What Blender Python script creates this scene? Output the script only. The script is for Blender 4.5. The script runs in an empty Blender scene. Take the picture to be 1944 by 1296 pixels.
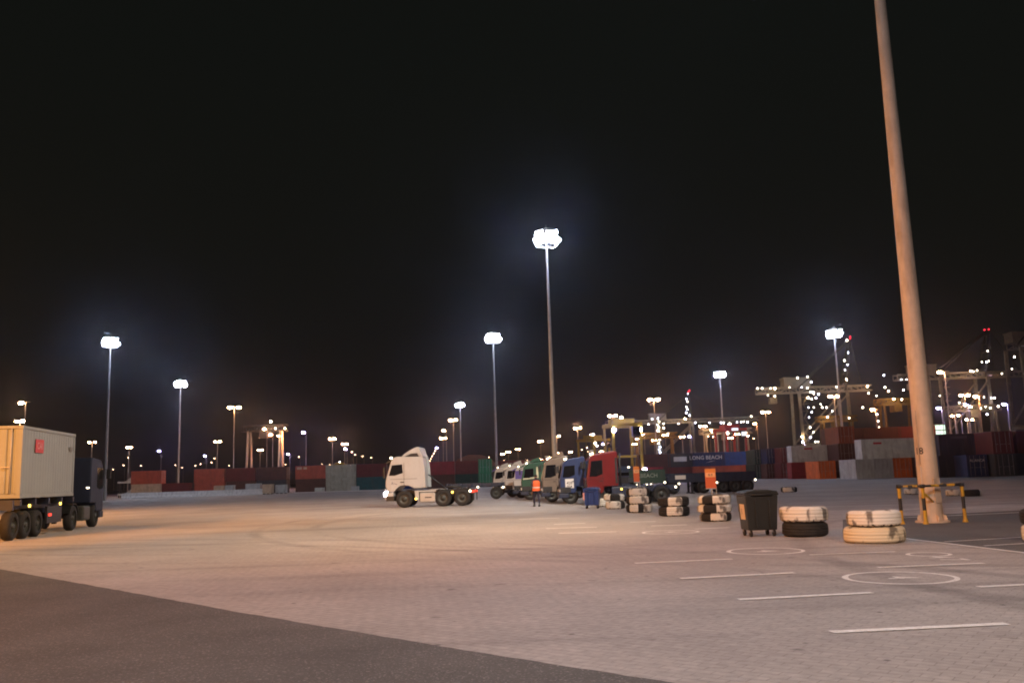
import bpy, math, random
from mathutils import Vector, Matrix
R = math.radians
PI = math.pi
rnd = random.Random(7)
SC = bpy.context.scene
COL = SC.collection

# ------------------------------------------------------------ camera
FPX = 1680.0; W, H = 1944.0, 1296.0
HCAM = 1.65
ROLL = R(1.8)
PITCH = math.atan(257.5 * math.cos(ROLL) / FPX)
fwd = Vector((0, math.cos(PITCH), math.sin(PITCH)))
r0 = Vector((1, 0, 0)); u0 = r0.cross(fwd)
CR = r0 * math.cos(ROLL) - u0 * math.sin(ROLL)
CU = r0 * math.sin(ROLL) + u0 * math.cos(ROLL)
CP = Vector((0, 0, HCAM))
cam = bpy.data.cameras.new('camera'); camo = bpy.data.objects.new('camera', cam); COL.objects.link(camo)
m3 = Matrix((CR, CU, -fwd)).transposed()
camo.matrix_world = Matrix.Translation(CP) @ m3.to_4x4()
cam.sensor_width = 36.0; cam.lens = FPX / W * 36.0
cam.clip_start = 0.1; cam.clip_end = 6000
SC.camera = camo

# ------------------------------------------------------------ world (night sky, faint town glow near the horizon)
world = bpy.data.worlds.new('World'); SC.world = world; world.use_nodes = True
wn = world.node_tree; wn.nodes.clear()
wo = wn.nodes.new('ShaderNodeOutputWorld'); bg = wn.nodes.new('ShaderNodeBackground')
tc = wn.nodes.new('ShaderNodeTexCoord'); sx = wn.nodes.new('ShaderNodeSeparateXYZ'); rp = wn.nodes.new('ShaderNodeValToRGB')
wn.links.new(tc.outputs['Generated'], sx.inputs[0]); wn.links.new(sx.outputs['Z'], rp.inputs[0])
rp.color_ramp.elements[0].position = 0.0; rp.color_ramp.elements[0].color = (0.0050, 0.0034, 0.0024, 1)
rp.color_ramp.elements[1].position = 0.45; rp.color_ramp.elements[1].color = (0.0030, 0.0034, 0.0028, 1)
e = rp.color_ramp.elements.new(0.16); e.color = (0.0036, 0.0034, 0.0026, 1)
wn.links.new(rp.outputs[0], bg.inputs['Color']); bg.inputs['Strength'].default_value = 1.7
wn.links.new(bg.outputs[0], wo.inputs[0])

# ------------------------------------------------------------ view / render settings
SC.view_settings.view_transform = 'Standard'; SC.view_settings.look = 'None'
SC.view_settings.exposure = 0.0; SC.view_settings.gamma = 1.0
SC.render.engine = 'CYCLES'
cy = SC.cycles
cy.use_denoising = True
cy.max_bounces = 4; cy.diffuse_bounces = 2; cy.glossy_bounces = 2; cy.volume_bounces = 0
cy.transmission_bounces = 2; cy.transparent_max_bounces = 6
cy.sample_clamp_indirect = 2.0; cy.sample_clamp_direct = 0.0
cy.caustics_reflective = False; cy.caustics_refractive = False
cy.filter_width = 1.9
cy.use_light_tree = True

# ------------------------------------------------------------ photo-to-world helpers
def ray(u, v):
    return fwd + CR * ((u - W/2) / FPX) + CU * ((H/2 - v) / FPX)
def gnd(u, v, z=0.0):
    d = ray(u, v); t = (z - HCAM) / d.z
    return CP + d * t
def atz(u, v, z):
    return gnd(u, v, z)
def aty(u, v, y):
    d = ray(u, v); return CP + d * (y / d.y)
def atx(u, y, z=0.0):
    # x such that the point (x, y, z) falls in image column u
    k = (u - W/2) / FPX
    n = CR - fwd * k
    return -(n.y * y + n.z * (z - HCAM)) / n.x

# ------------------------------------------------------------ materials
def _new(name):
    m = bpy.data.materials.new(name); m.use_nodes = True
    nt = m.node_tree; b = nt.nodes['Principled BSDF']
    return m, nt, b
def mat(name, rgb, rough=0.5, metal=0.0, var=0.25, scale=3.0, bump=0.0, dirt=None, dirtamt=0.35, coat=0.0):
    m, nt, b = _new(name)
    N, L = nt.nodes, nt.links
    t = N.new('ShaderNodeTexCoord'); n = N.new('ShaderNodeTexNoise')
    n.inputs['Scale'].default_value = scale; n.inputs['Detail'].default_value = 6; n.inputs['Roughness'].default_value = 0.65
    L.new(t.outputs['Object'], n.inputs['Vector'])
    mr = N.new('ShaderNodeMapRange'); mr.inputs[1].default_value = 0.3; mr.inputs[2].default_value = 0.7
    mr.inputs[3].default_value = 1 - var; mr.inputs[4].default_value = 1 + var
    L.new(n.outputs[0], mr.inputs[0])
    mx = N.new('ShaderNodeMix'); mx.data_type = 'RGBA'; mx.blend_type = 'MULTIPLY'; mx.inputs[0].default_value = 1
    mx.inputs[6].default_value = (*rgb, 1); L.new(mr.outputs[0], mx.inputs[7])
    out = mx.outputs[2]
    if dirt:
        n2 = N.new('ShaderNodeTexNoise'); n2.inputs['Scale'].default_value = scale * 2.3; n2.inputs['Detail'].default_value = 8
        mp = N.new('ShaderNodeMapping'); mp.inputs['Scale'].default_value = (1, 1, 0.25)
        L.new(t.outputs['Object'], mp.inputs[0]); L.new(mp.outputs[0], n2.inputs['Vector'])
        r2 = N.new('ShaderNodeMapRange'); r2.inputs[1].default_value = 0.5; r2.inputs[2].default_value = 0.72
        r2.inputs[3].default_value = 0; r2.inputs[4].default_value = dirtamt
        L.new(n2.outputs[0], r2.inputs[0])
        m2 = N.new('ShaderNodeMix'); m2.data_type = 'RGBA'; L.new(r2.outputs[0], m2.inputs[0])
        L.new(out, m2.inputs[6]); m2.inputs[7].default_value = (*dirt, 1); out = m2.outputs[2]
    L.new(out, b.inputs['Base Color'])
    b.inputs['Roughness'].default_value = rough; b.inputs['Metallic'].default_value = metal
    if coat: b.inputs['Coat Weight'].default_value = coat
    if bump:
        bp = N.new('ShaderNodeBump'); bp.inputs['Strength'].default_value = bump; bp.inputs['Distance'].default_value = 0.02
        n3 = N.new('ShaderNodeTexNoise'); n3.inputs['Scale'].default_value = scale * 6; L.new(t.outputs['Object'], n3.inputs['Vector'])
        L.new(n3.outputs[0], bp.inputs['Height']); L.new(bp.outputs[0], b.inputs['Normal'])
    return m
_em = {}
def emit(name, rgb, s, sample='AUTO'):
    m = bpy.data.materials.new(name); m.use_nodes = True
    nt = m.node_tree; b = nt.nodes['Principled BSDF']
    b.inputs['Base Color'].default_value = (*[min(1, c) * .4 for c in rgb], 1)
    b.inputs['Emission Color'].default_value = (*rgb, 1); b.inputs['Emission Strength'].default_value = s
    m.cycles.emission_sampling = sample
    return m

GALV = mat('galvanised steel', (0.42, 0.41, 0.39), 0.5, 0.3, 0.15, 1.5)
POLE = mat('mast paint', (0.68, 0.52, 0.38), 0.55, 0.0, 0.16, 1.2, dirt=(0.25, 0.15, 0.09), dirtamt=0.5)
DARK = mat('dark steel', (0.03, 0.03, 0.032), 0.55, 0.2, 0.3, 4)
BLK = mat('black plastic', (0.012, 0.014, 0.014), 0.45, 0, 0.2, 5)
RUB = mat('tyre rubber', (0.018, 0.017, 0.016), 0.85, 0, 0.35, 9, 0.3)
GLASS = mat('dark cab glass', (0.012, 0.012, 0.014), 0.08, 0, 0.1, 2)
RIM = mat('grey wheel rim', (0.06, 0.065, 0.06), 0.5, 0.4, 0.3, 6)
NAVY = mat('navy chassis paint', (0.014, 0.022, 0.05), 0.5, 0, 0.3, 3, dirt=(0.06, 0.05, 0.045))
YEL = mat('yellow paint', (0.62, 0.36, 0.03), 0.5, 0, 0.2, 3, dirt=(0.1, 0.06, 0.03), dirtamt=0.5)
CRYEL = mat('crane yellow paint', (0.34, 0.25, 0.02), 0.5, 0, 0.2, 1)
CRDARK = mat('dark crane steel', (0.07, 0.07, 0.06), 0.7, 0, 0.3, 0.6)
CRDIM = mat('dim crane yellow', (0.17, 0.12, 0.03), 0.7, 0, 0.3, 0.6)  # darker copy of the crane yellow for the far gantries
CRGREY = mat('crane grey paint', (0.34, 0.33, 0.28), 0.6, 0, 0.2, 0.4)
CRRED = mat('crane red paint', (0.36, 0.04, 0.04), 0.6, 0, 0.2, 0.4)
WHT = mat('white paint', (0.72, 0.70, 0.67), 0.5, 0, 0.06, 2)
LETTER = mat('white lettering', (0.75, 0.75, 0.72), 0.6, 0, 0.05, 2)
BLKP = mat('black lettering', (0.02, 0.012, 0.01), 0.6, 0, 0.1, 2)
REDP = mat('red emblem paint', (0.55, 0.03, 0.03), 0.5, 0, 0.1, 4)
CONC = mat('pale concrete', (.78, .74, .70), 0.85, 0, 0.15, 2, 0.2, dirt=(0.2, 0.17, 0.14))

E_WHITE = emit('metal halide lamp', (0.70, 0.78, 1.0), 280)
E_WHITE_FAR = emit('metal halide lamp far', (0.80, 0.80, 1.0), 420)
E_SOD = emit('sodium lamp', (1.0, 0.48, 0.22), 600)
E_SODM = emit('sodium lamp mid', (1.0, 0.50, 0.25), 160)
E_SODF = emit('sodium lamp far', (1.0, 0.60, 0.36), 40, 'NONE')
E_ORANGE = emit('deep orange lamp', (1.0, 0.30, 0.09), 2400)
E_VIO = emit('violet white lamp', (0.48, 0.42, 1.0), 700)
E_DOT = emit('small crane lamp', (1.0, 0.88, 0.70), 22, 'NONE')
E_DOTB = emit('small bluish crane lamp', (0.75, 0.78, 1.0), 26, 'NONE')
E_CRANE = emit('crane floodlight', (1.0, 0.62, 0.32), 260)
E_REDL = emit('red warning lamp', (1.0, 0.03, 0.05), 3.0, 'NONE')
E_AMB = emit('amber marker lamp', (1.0, 0.62, 0.10), 6.0, 'NONE')
E_WM = emit('white marker lamp', (1.0, 0.85, 0.6), 8.0, 'NONE')
E_TAIL = emit('red tail lamp', (1.0, 0.06, 0.03), 1.6, 'NONE')
E_HEAD = emit('headlamp', (1.0, 0.90, 0.95), 30.0, 'AUTO')
E_HEADV = emit('violet headlamp', (0.85, 0.70, 1.0), 22.0, 'AUTO')
E_PANEL = emit('lit cab panel', (0.85, 0.9, 1.0), 1.2, 'NONE')
E_GREENW = emit('lit greenish window', (0.75, 1.0, 0.8), 1.5, 'NONE')

# ------------------------------------------------------------ mesh helpers
class MB:
    def __init__(s): s.v = []; s.f = []; s.m = []; s.s = []; s.M = Matrix.Identity(4)
    def add(s, vs, fs, mi=0, sm=False):
        o = len(s.v)
        s.v += [s.M @ Vector(p) for p in vs]
        for q in fs:
            s.f.append(tuple(i + o for i in q)); s.m.append(mi); s.s.append(sm)
        return s
    def box(s, a, b, mi=0):
        (x0, y0, z0), (x1, y1, z1) = a, b
        vs = [(x0,y0,z0),(x1,y0,z0),(x1,y1,z0),(x0,y1,z0),(x0,y0,z1),(x1,y0,z1),(x1,y1,z1),(x0,y1,z1)]
        return s.add(vs, [(0,3,2,1),(4,5,6,7),(0,1,5,4),(1,2,6,5),(2,3,7,6),(3,0,4,7)], mi)
    def cbox(s, c, d, mi=0):
        return s.box(tuple(c[i]-d[i]/2 for i in range(3)), tuple(c[i]+d[i]/2 for i in range(3)), mi)
    def prism(s, pts, y0, y1, mi=0):   # profile in (x, z), extruded along y
        n = len(pts)
        vs = [(x, y0, z) for x, z in pts] + [(x, y1, z) for x, z in pts]
        fs = [tuple(range(n)), tuple(range(2*n-1, n-1, -1))] + [(i, i+n, (i+1)%n+n, (i+1)%n) for i in range(n)]
        return s.add(vs, fs, mi)
    def tube(s, p, q, r, r2=None, seg=12, mi=0, caps=True):
        r2 = r if r2 is None else r2
        p, q = Vector(p), Vector(q); d = (q-p).normalized()
        a = d.cross(Vector((0,0,1)) if abs(d.z) < .9 else Vector((1,0,0))).normalized(); b = d.cross(a)
        vs = []
        for c, rr in ((p, r), (q, r2)):
            for i in range(seg):
                t = 2*PI*i/seg; vs.append(c + a*math.cos(t)*rr + b*math.sin(t)*rr)
        s.add(vs, [(i, i+seg, (i+1)%seg+seg, (i+1)%seg) for i in range(seg)], mi, True)
        if caps: s.add(vs, [tuple(range(seg)), tuple(range(2*seg-1, seg-1, -1))], mi)
        return s
    def bar(s, p, q, w, h=None, mi=0):
        h = h or w
        p, q = Vector(p), Vector(q); d = (q-p).normalized()
        a = d.cross(Vector((0,0,1)) if abs(d.z) < .95 else Vector((0,1,0))).normalized(); b = a.cross(d)
        vs = []
        for c in (p, q):
            for i, j in ((-1,-1),(1,-1),(1,1),(-1,1)): vs.append(c + a*i*w/2 + b*j*h/2)
        return s.add(vs, [(3,2,1,0),(4,5,6,7),(0,1,5,4),(1,2,6,5),(2,3,7,6),(3,0,4,7)], mi)
    def lathe(s, prof, seg=24, axis='z', c=(0,0,0), mi=0, matf=None, sm=True, closed=False):
        n = len(prof); vs = []
        for i in range(seg):
            t = 2*PI*i/seg
            for r, h in prof:
                if axis == 'z': p = (r*math.cos(t), r*math.sin(t), h)
                elif axis == 'y': p = (r*math.cos(t), h, r*math.sin(t))
                else: p = (h, r*math.cos(t), r*math.sin(t))
                vs.append((p[0]+c[0], p[1]+c[1], p[2]+c[2]))
        o = len(s.v); s.v += [s.M @ Vector(p) for p in vs]
        m = n if closed else n-1
        for i in range(seg):
            for j in range(m):
                a = i*n+j; b = i*n+(j+1)%n; cc = ((i+1)%seg)*n+(j+1)%n; d = ((i+1)%seg)*n+j
                s.f.append((o+a, o+d, o+cc, o+b)); s.s.append(sm)
                s.m.append(matf(i, j) if matf else mi)
        return s
    def ball(s, c, rx, ry=None, rz=None, mi=0, seg=10, ring=6):
        ry = ry or rx; rz = rz or rx
        vs = []; fs = []
        for j in range(ring+1):
            ph = PI*j/ring
            for i in range(seg):
                t = 2*PI*i/seg
                vs.append((c[0]+rx*math.sin(ph)*math.cos(t), c[1]+ry*math.sin(ph)*math.sin(t), c[2]+rz*math.cos(ph)))
        for j in range(ring):
            for i in range(seg):
                a = j*seg+i; b = j*seg+(i+1)%seg
                if j == 0: fs.append((a, a+seg, b+seg))
                elif j == ring-1: fs.append((a, a+seg, b))
                else: fs.append((a, a+seg, b+seg, b))
        return s.add(vs, fs, mi, True)
    def build(s, name, mats, parent=None, bevel=0, seg=2):
        me = bpy.data.meshes.new(name); me.from_pydata([tuple(v) for v in s.v], [], s.f)
        mats = mats if isinstance(mats, (list, tuple)) else [mats]
        for m in mats: me.materials.append(m)
        me.polygons.foreach_set('material_index', s.m); me.polygons.foreach_set('use_smooth', s.s)
        import bmesh
        bm = bmesh.new(); bm.from_mesh(me); bmesh.ops.remove_doubles(bm, verts=bm.verts, dist=1e-5)
        bmesh.ops.recalc_face_normals(bm, faces=bm.faces); bm.to_mesh(me); bm.free()
        me.update()
        o = bpy.data.objects.new(name, me); COL.objects.link(o)
        if parent: o.parent = parent
        if bevel:
            b = o.modifiers.new('bevel', 'BEVEL'); b.width = bevel; b.segments = seg; b.limit_method = 'ANGLE'; b.angle_limit = R(35)
        return o

def tag(o, label=None, cat=None, group=None, kind=None):
    if label: o['label'] = label
    if cat: o['category'] = cat
    if group: o['group'] = group
    if kind: o['kind'] = kind
    return o
def thing(name, label, cat, loc=(0,0,0), rz=0, group=None):
    o = bpy.data.objects.new(name, None); COL.objects.link(o)
    o.empty_display_size = .3
    o.location = loc; o.rotation_euler = (0, 0, rz)
    return tag(o, label, cat, group)
def dup(root, loc, rz=0, label=None, group=None, cat=None):
    r = root.copy(); COL.objects.link(r); r.location = loc; r.rotation_euler = (0, 0, rz)
    if label: r['label'] = label
    if group: r['group'] = group
    if cat: r['category'] = cat
    for ch in list(root.children):
        c = ch.copy(); COL.objects.link(c); c.parent = r
        for g in list(ch.children):
            d = g.copy(); COL.objects.link(d); d.parent = c
    return r
def text_mb(s, size, M=Matrix.Identity(4), bend=None, depth=0.0):
    cu = bpy.data.curves.new('t', 'FONT'); cu.body = s; cu.size = size; cu.align_x = 'CENTER'; cu.align_y = 'CENTER'
    cu.resolution_u = 2; cu.offset = size * 0.012; cu.extrude = depth
    o = bpy.data.objects.new('t', cu); COL.objects.link(o)
    bpy.context.view_layer.update()
    dg = bpy.context.evaluated_depsgraph_get()
    me = bpy.data.meshes.new_from_object(o.evaluated_get(dg))
    mb = MB()
    vs = [v.co.copy() for v in me.vertices]
    if bend: vs = [bend(v) for v in vs]
    mb.add([M @ v for v in vs], [tuple(p.vertices) for p in me.polygons])
    bpy.data.objects.remove(o); bpy.data.curves.remove(cu); bpy.data.meshes.remove(me)
    return mb

# ------------------------------------------------------------ ground
def ground_mats():
    m, nt, b = _new('block paving')
    N, L = nt.nodes, nt.links
    t = N.new('ShaderNodeTexCoord')
    mp = N.new('ShaderNodeMapping'); mp.inputs['Rotation'].default_value = (0, 0, R(38)); L.new(t.outputs['Object'], mp.inputs[0])
    br = N.new('ShaderNodeTexBrick'); L.new(mp.outputs[0], br.inputs['Vector'])
    br.inputs['Scale'].default_value = 1.0; br.inputs['Brick Width'].default_value = 0.24; br.inputs['Row Height'].default_value = 0.12
    br.inputs['Mortar Size'].default_value = 0.006; br.inputs['Mortar Smooth'].default_value = 0.3; br.offset = 0.5
    br.inputs['Color1'].default_value = (0.42, 0.385, 0.365, 1); br.inputs['Color2'].default_value = (0.455, 0.417, 0.395, 1)
    br.inputs['Mortar'].default_value = (0.31, 0.28, 0.262, 1)
    n = N.new('ShaderNodeTexNoise'); n.inputs['Scale'].default_value = 0.22; n.inputs['Detail'].default_value = 8; n.inputs['Roughness'].default_value = .6
    L.new(t.outputs['Object'], n.inputs['Vector'])
    mr = N.new('ShaderNodeMapRange'); mr.inputs[1].default_value = .3; mr.inputs[2].default_value = .7; mr.inputs[3].default_value = .76; mr.inputs[4].default_value = 1.14
    L.new(n.outputs[0], mr.inputs[0])
    n2 = N.new('ShaderNodeTexNoise'); n2.inputs['Scale'].default_value = 9; n2.inputs['Detail'].default_value = 5; L.new(t.outputs['Object'], n2.inputs['Vector'])
    m2 = N.new('ShaderNodeMapRange'); m2.inputs[1].default_value = .3; m2.inputs[2].default_value = .75; m2.inputs[3].default_value = .85; m2.inputs[4].default_value = 1.15
    L.new(n2.outputs[0], m2.inputs[0])
    # oil spots and tyre dirt with shapes of their own
    n3 = N.new('ShaderNodeTexNoise'); n3.inputs['Scale'].default_value = 2.2; n3.inputs['Detail'].default_value = 3; L.new(t.outputs['Object'], n3.inputs['Vector'])
    m3_ = N.new('ShaderNodeMapRange'); m3_.inputs[1].default_value = .66; m3_.inputs[2].default_value = .74; m3_.inputs[3].default_value = 1.0; m3_.inputs[4].default_value = .62
    L.new(n3.outputs[0], m3_.inputs[0])
    vz = N.new('ShaderNodeTexVoronoi'); vz.inputs['Scale'].default_value = 1.6; L.new(t.outputs['Object'], vz.inputs['Vector'])
    m4 = N.new('ShaderNodeMapRange'); m4.inputs[1].default_value = .035; m4.inputs[2].default_value = .07; m4.inputs[3].default_value = .35; m4.inputs[4].default_value = 1.0
    L.new(vz.outputs['Distance'], m4.inputs[0])
    ms = N.new('ShaderNodeMapping'); ms.inputs['Rotation'].default_value = (0, 0, R(8)); ms.inputs['Scale'].default_value = (.05, 1.1, 1); L.new(t.outputs['Object'], ms.inputs[0])
    n5 = N.new('ShaderNodeTexNoise'); n5.inputs['Scale'].default_value = 1.0; n5.inputs['Detail'].default_value = 4; L.new(ms.outputs[0], n5.inputs['Vector'])
    m5 = N.new('ShaderNodeMapRange'); m5.inputs[1].default_value = .56; m5.inputs[2].default_value = .68; m5.inputs[3].default_value = 1.0; m5.inputs[4].default_value = .80
    L.new(n5.outputs[0], m5.inputs[0])
    arcs = []
    for cx_, cy_, rad_ in ((14, 38, 22.0), (14, 38, 24.1), (-22, -2, 31.0), (-22, -2, 33.0), (3, 62, 41.0), (3, 62, 43.2), (30, 14, 24.5)):
        sv = N.new('ShaderNodeVectorMath'); sv.operation = 'DISTANCE'; sv.inputs[1].default_value = (cx_, cy_, 0); L.new(t.outputs['Object'], sv.inputs[0])
        sb = N.new('ShaderNodeMath'); sb.operation = 'SUBTRACT'; L.new(sv.outputs['Value'], sb.inputs[0]); sb.inputs[1].default_value = rad_
        ab = N.new('ShaderNodeMath'); ab.operation = 'ABSOLUTE'; L.new(sb.outputs[0], ab.inputs[0])
        ma = N.new('ShaderNodeMapRange'); ma.inputs[1].default_value = .10; ma.inputs[2].default_value = .30; ma.inputs[3].default_value = .72; ma.inputs[4].default_value = 1.0
        L.new(ab.outputs[0], ma.inputs[0])
        mk = N.new('ShaderNodeMapRange'); mk.inputs[1].default_value = .42; mk.inputs[2].default_value = .6; mk.inputs[3].default_value = 0; mk.inputs[4].default_value = 1
        L.new(n.outputs[0], mk.inputs[0])
        mm_ = N.new('ShaderNodeMix'); mm_.data_type = 'RGBA'; mm_.inputs[6].default_value = (1, 1, 1, 1); L.new(mk.outputs[0], mm_.inputs[0]); L.new(ma.outputs[0], mm_.inputs[7])
        arcs.append(mm_.outputs[2])
    prev = br.outputs['Color']
    for o_ in arcs:
        x = N.new('ShaderNodeMix'); x.data_type = 'RGBA'; x.blend_type = 'MULTIPLY'; x.inputs[0].default_value = 1
        L.new(prev, x.inputs[6]); L.new(o_, x.inputs[7]); prev = x.outputs[2]
    for src in (mr, m2, m3_, m4, m5):
        x = N.new('ShaderNodeMix'); x.data_type = 'RGBA'; x.blend_type = 'MULTIPLY'; x.inputs[0].default_value = 1
        L.new(prev, x.inputs[6]); L.new(src.outputs[0], x.inputs[7]); prev = x.outputs[2]
    L.new(prev, b.inputs['Base Color']); b.inputs['Roughness'].default_value = .72
    bp = N.new('ShaderNodeBump'); bp.inputs['Strength'].default_value = .5; bp.inputs['Distance'].default_value = .012
    ad = N.new('ShaderNodeMath'); ad.operation = 'SUBTRACT'; L.new(n2.outputs[0], ad.inputs[0]); L.new(br.outputs['Fac'], ad.inputs[1])
    L.new(ad.outputs[0], bp.inputs['Height']); L.new(bp.outputs[0], b.inputs['Normal'])
    a, nt, b = _new('asphalt')
    N, L = nt.nodes, nt.links
    t = N.new('ShaderNodeTexCoord')
    vo = N.new('ShaderNodeTexVoronoi'); vo.inputs['Scale'].default_value = 60; L.new(t.outputs['Object'], vo.inputs['Vector'])
    rr = N.new('ShaderNodeValToRGB'); L.new(vo.outputs['Color'], rr.inputs[0])
    rr.color_ramp.elements[0].position = .2; rr.color_ramp.elements[0].color = (.10, .094, .089, 1)
    rr.color_ramp.elements[1].position = .93; rr.color_ramp.elements[1].color = (.27, .255, .24, 1)
    ee = rr.color_ramp.elements.new(.75); ee.color = (.125, .118, .112, 1)
    n = N.new('ShaderNodeTexNoise'); n.inputs['Scale'].default_value = .8; n.inputs['Detail'].default_value = 7; L.new(t.outputs['Object'], n.inputs['Vector'])
    mr = N.new('ShaderNodeMapRange'); mr.inputs[1].default_value = .3; mr.inputs[2].default_value = .7; mr.inputs[3].default_value = .85; mr.inputs[4].default_value = 1.15
    L.new(n.outputs[0], mr.inputs[0])
    x = N.new('ShaderNodeMix'); x.data_type = 'RGBA'; x.blend_type = 'MULTIPLY'; x.inputs[0].default_value = 1
    L.new(rr.outputs[0], x.inputs[6]); L.new(mr.outputs[0], x.inputs[7]); L.new(x.outputs[2], b.inputs['Base Color'])
    b.inputs['Roughness'].default_value = .8
    bp = N.new('ShaderNodeBump'); bp.inputs['Strength'].default_value = .5; bp.inputs['Distance'].default_value = .01
    L.new(vo.outputs['Distance'], bp.inputs['Height']); L.new(bp.outputs[0], b.inputs['Normal'])
    return m, a
PAVE, ASPH = ground_mats()
g = MB(); g.add([(-1500, -80, 0), (1500, -80, 0), (1500, 1600, 0), (-1500, 1600, 0)], [(0, 1, 2, 3)])
tag(g.build('paved_yard', PAVE), kind='structure')
edge = [gnd(-260, 1035), gnd(0, 1080), gnd(225, 1120), gnd(450, 1161), gnd(675, 1199), gnd(900, 1237), gnd(1100, 1268), gnd(1290, 1298), gnd(1500, 1330)]
_e = []
for a_, b_ in zip(edge[:-1], edge[1:]):
    k_ = max(2, int((b_-a_).length/.15))
    for i_ in range(k_): _e.append(a_+(b_-a_)*(i_/k_)+Vector((0, rnd.uniform(-.018, .018), 0)))
_e.append(edge[-1]); edge = _e
p0, p1 = edge[0], edge[8]; d0 = (p0 - p1).normalized(); q = p0 + d0 * 60
p2, p3 = edge[-9], edge[-1]; d1 = (p3 - p2).normalized(); q1 = p3 + d1 * 20
pts = [q] + edge + [q1]; far_ = [(p.x - 12, p.y - 90, .004) for p in (q, edge[0], edge[-1], q1)]
g = MB(); g.add([(p.x, p.y, .004) for p in pts] + far_[::-1], [tuple(range(len(pts)+4))])
tag(g.build('asphalt_road', ASPH), kind='structure')

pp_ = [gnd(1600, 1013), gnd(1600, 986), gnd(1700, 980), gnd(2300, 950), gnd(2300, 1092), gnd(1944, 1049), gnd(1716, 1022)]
g = MB(); g.add([(p.x, p.y, .004) for p in pp_], [tuple(range(len(pp_)))]); tag(g.build('dark_ground_patch', ASPH), kind='structure')  # darker patch of ground around the mast foot
# worn white road paint
def paintmat():
    m, nt, b = _new('worn road paint')
    N, L = nt.nodes, nt.links
    t = N.new('ShaderNodeTexCoord'); n = N.new('ShaderNodeTexNoise'); n.inputs['Scale'].default_value = 11; n.inputs['Detail'].default_value = 8; n.inputs['Roughness'].default_value = .75
    L.new(t.outputs['Object'], n.inputs['Vector'])
    r = N.new('ShaderNodeMapRange'); r.inputs[1].default_value = .47; r.inputs[2].default_value = .66; r.inputs[3].default_value = 0; r.inputs[4].default_value = .75
    L.new(n.outputs[0], r.inputs[0])
    x = N.new('ShaderNodeMix'); x.data_type = 'RGBA'; L.new(r.outputs[0], x.inputs[0])
    x.inputs[6].default_value = (.90, .88, .85, 1); x.inputs[7].default_value = (.52, .48, .45, 1)
    L.new(x.outputs[2], b.inputs['Base Color']); b.inputs['Roughness'].default_value = .65
    return m
RPAINT = paintmat()
def strip(mb, a, b_, w, z=.008):
    a, b_ = Vector((a.x, a.y, 0)), Vector((b_.x, b_.y, 0)); d = (b_ - a).normalized(); n = Vector((-d.y, d.x, 0)) * w/2
    L_ = (b_ - a).length; k = max(1, int(L_/1.2)); vs = []
    for i in range(k+1):
        c = a + (b_-a)*(i/k); j = 1 + rnd.uniform(-.12, .12)
        vs += [(c.x - n.x*j, c.y - n.y*j, z), (c.x + n.x*j, c.y + n.y*j, z)]
    mb.add(vs, [(2*i, 2*i+2, 2*i+3, 2*i+1) for i in range(k)])
lines = [((1578,1200),(1912,1184),.14),((1402,1138),(1656,1125),.14),((1292,1098),(1508,1087),.14),((1205,1069),(1390,1061),.14),
         ((1537,1053),(1700,1047),.12),((1666,1077),(1868,1069),.14),((1857,1114),(2060,1104),.14),
         ((1060,1012),(1170,1009),.20),((1037,1003),(1133,1000),.20),((1052,995),(1111,993),.20),((985,985),(1062,983),.20),
         ((1236,998),(1304,996),.20),((1196,991),(1245,989.5),.20),((1320,1004),(1385,1001),.18)]
mb = MB()
for a, b_, w in lines: strip(mb, gnd(*a), gnd(*b_), w)
strip(mb, gnd(1716,1022), gnd(1990,1055), .12, .012)
strip(mb, gnd(1792,1028.5), gnd(2000,1016), .07, .009); strip(mb, gnd(1868,1036), gnd(2000,1028.5), .07, .009)
strip(mb, gnd(1700,983), gnd(2080,966), .14)
for v in (948, 957, 966): strip(mb, gnd(1500, v+6), gnd(1990, v-6), .12)
tag(mb.build('bay_lines', RPAINT), kind='structure')
def ring(mb, c, ro, w, z=.004, seg=64):
    vs = []
    for i in range(seg):
        t = 2*PI*i/seg
        for r in (ro-w*(1+.1*math.sin(5*t)), ro): vs.append((c.x + r*math.cos(t), c.y + r*math.sin(t), z))
    mb.add(vs, [(2*i, 2*i+1, (2*((i+1)%seg))+1, 2*((i+1)%seg)) for i in range(seg)])
mb = MB()
for (u, v, ro) in ((1708,1096,.81),(1453,1045.5,.78),(1273,1009.5,.80)):
    c = gnd(u, v); ring(mb, c, ro, .085)
    M = Matrix.Translation((c.x, c.y, .004)) @ Matrix.Rotation(R(-88), 4, 'Z')
    tm = text_mb('4', .62, M); mb.add(tm.v, tm.f)
c = gnd(1763, 1051.8); ring(mb, c, .40, .075)
M = Matrix.Translation((gnd(1795, 1059.5).x, gnd(1795, 1059.5).y, .004)) @ Matrix.Rotation(R(-88), 4, 'Z')
tm = text_mb('4 7', .62, M)
mb.add(tm.v, tm.f)
tag(mb.build('bay_number_circles', RPAINT), kind='structure')

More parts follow.
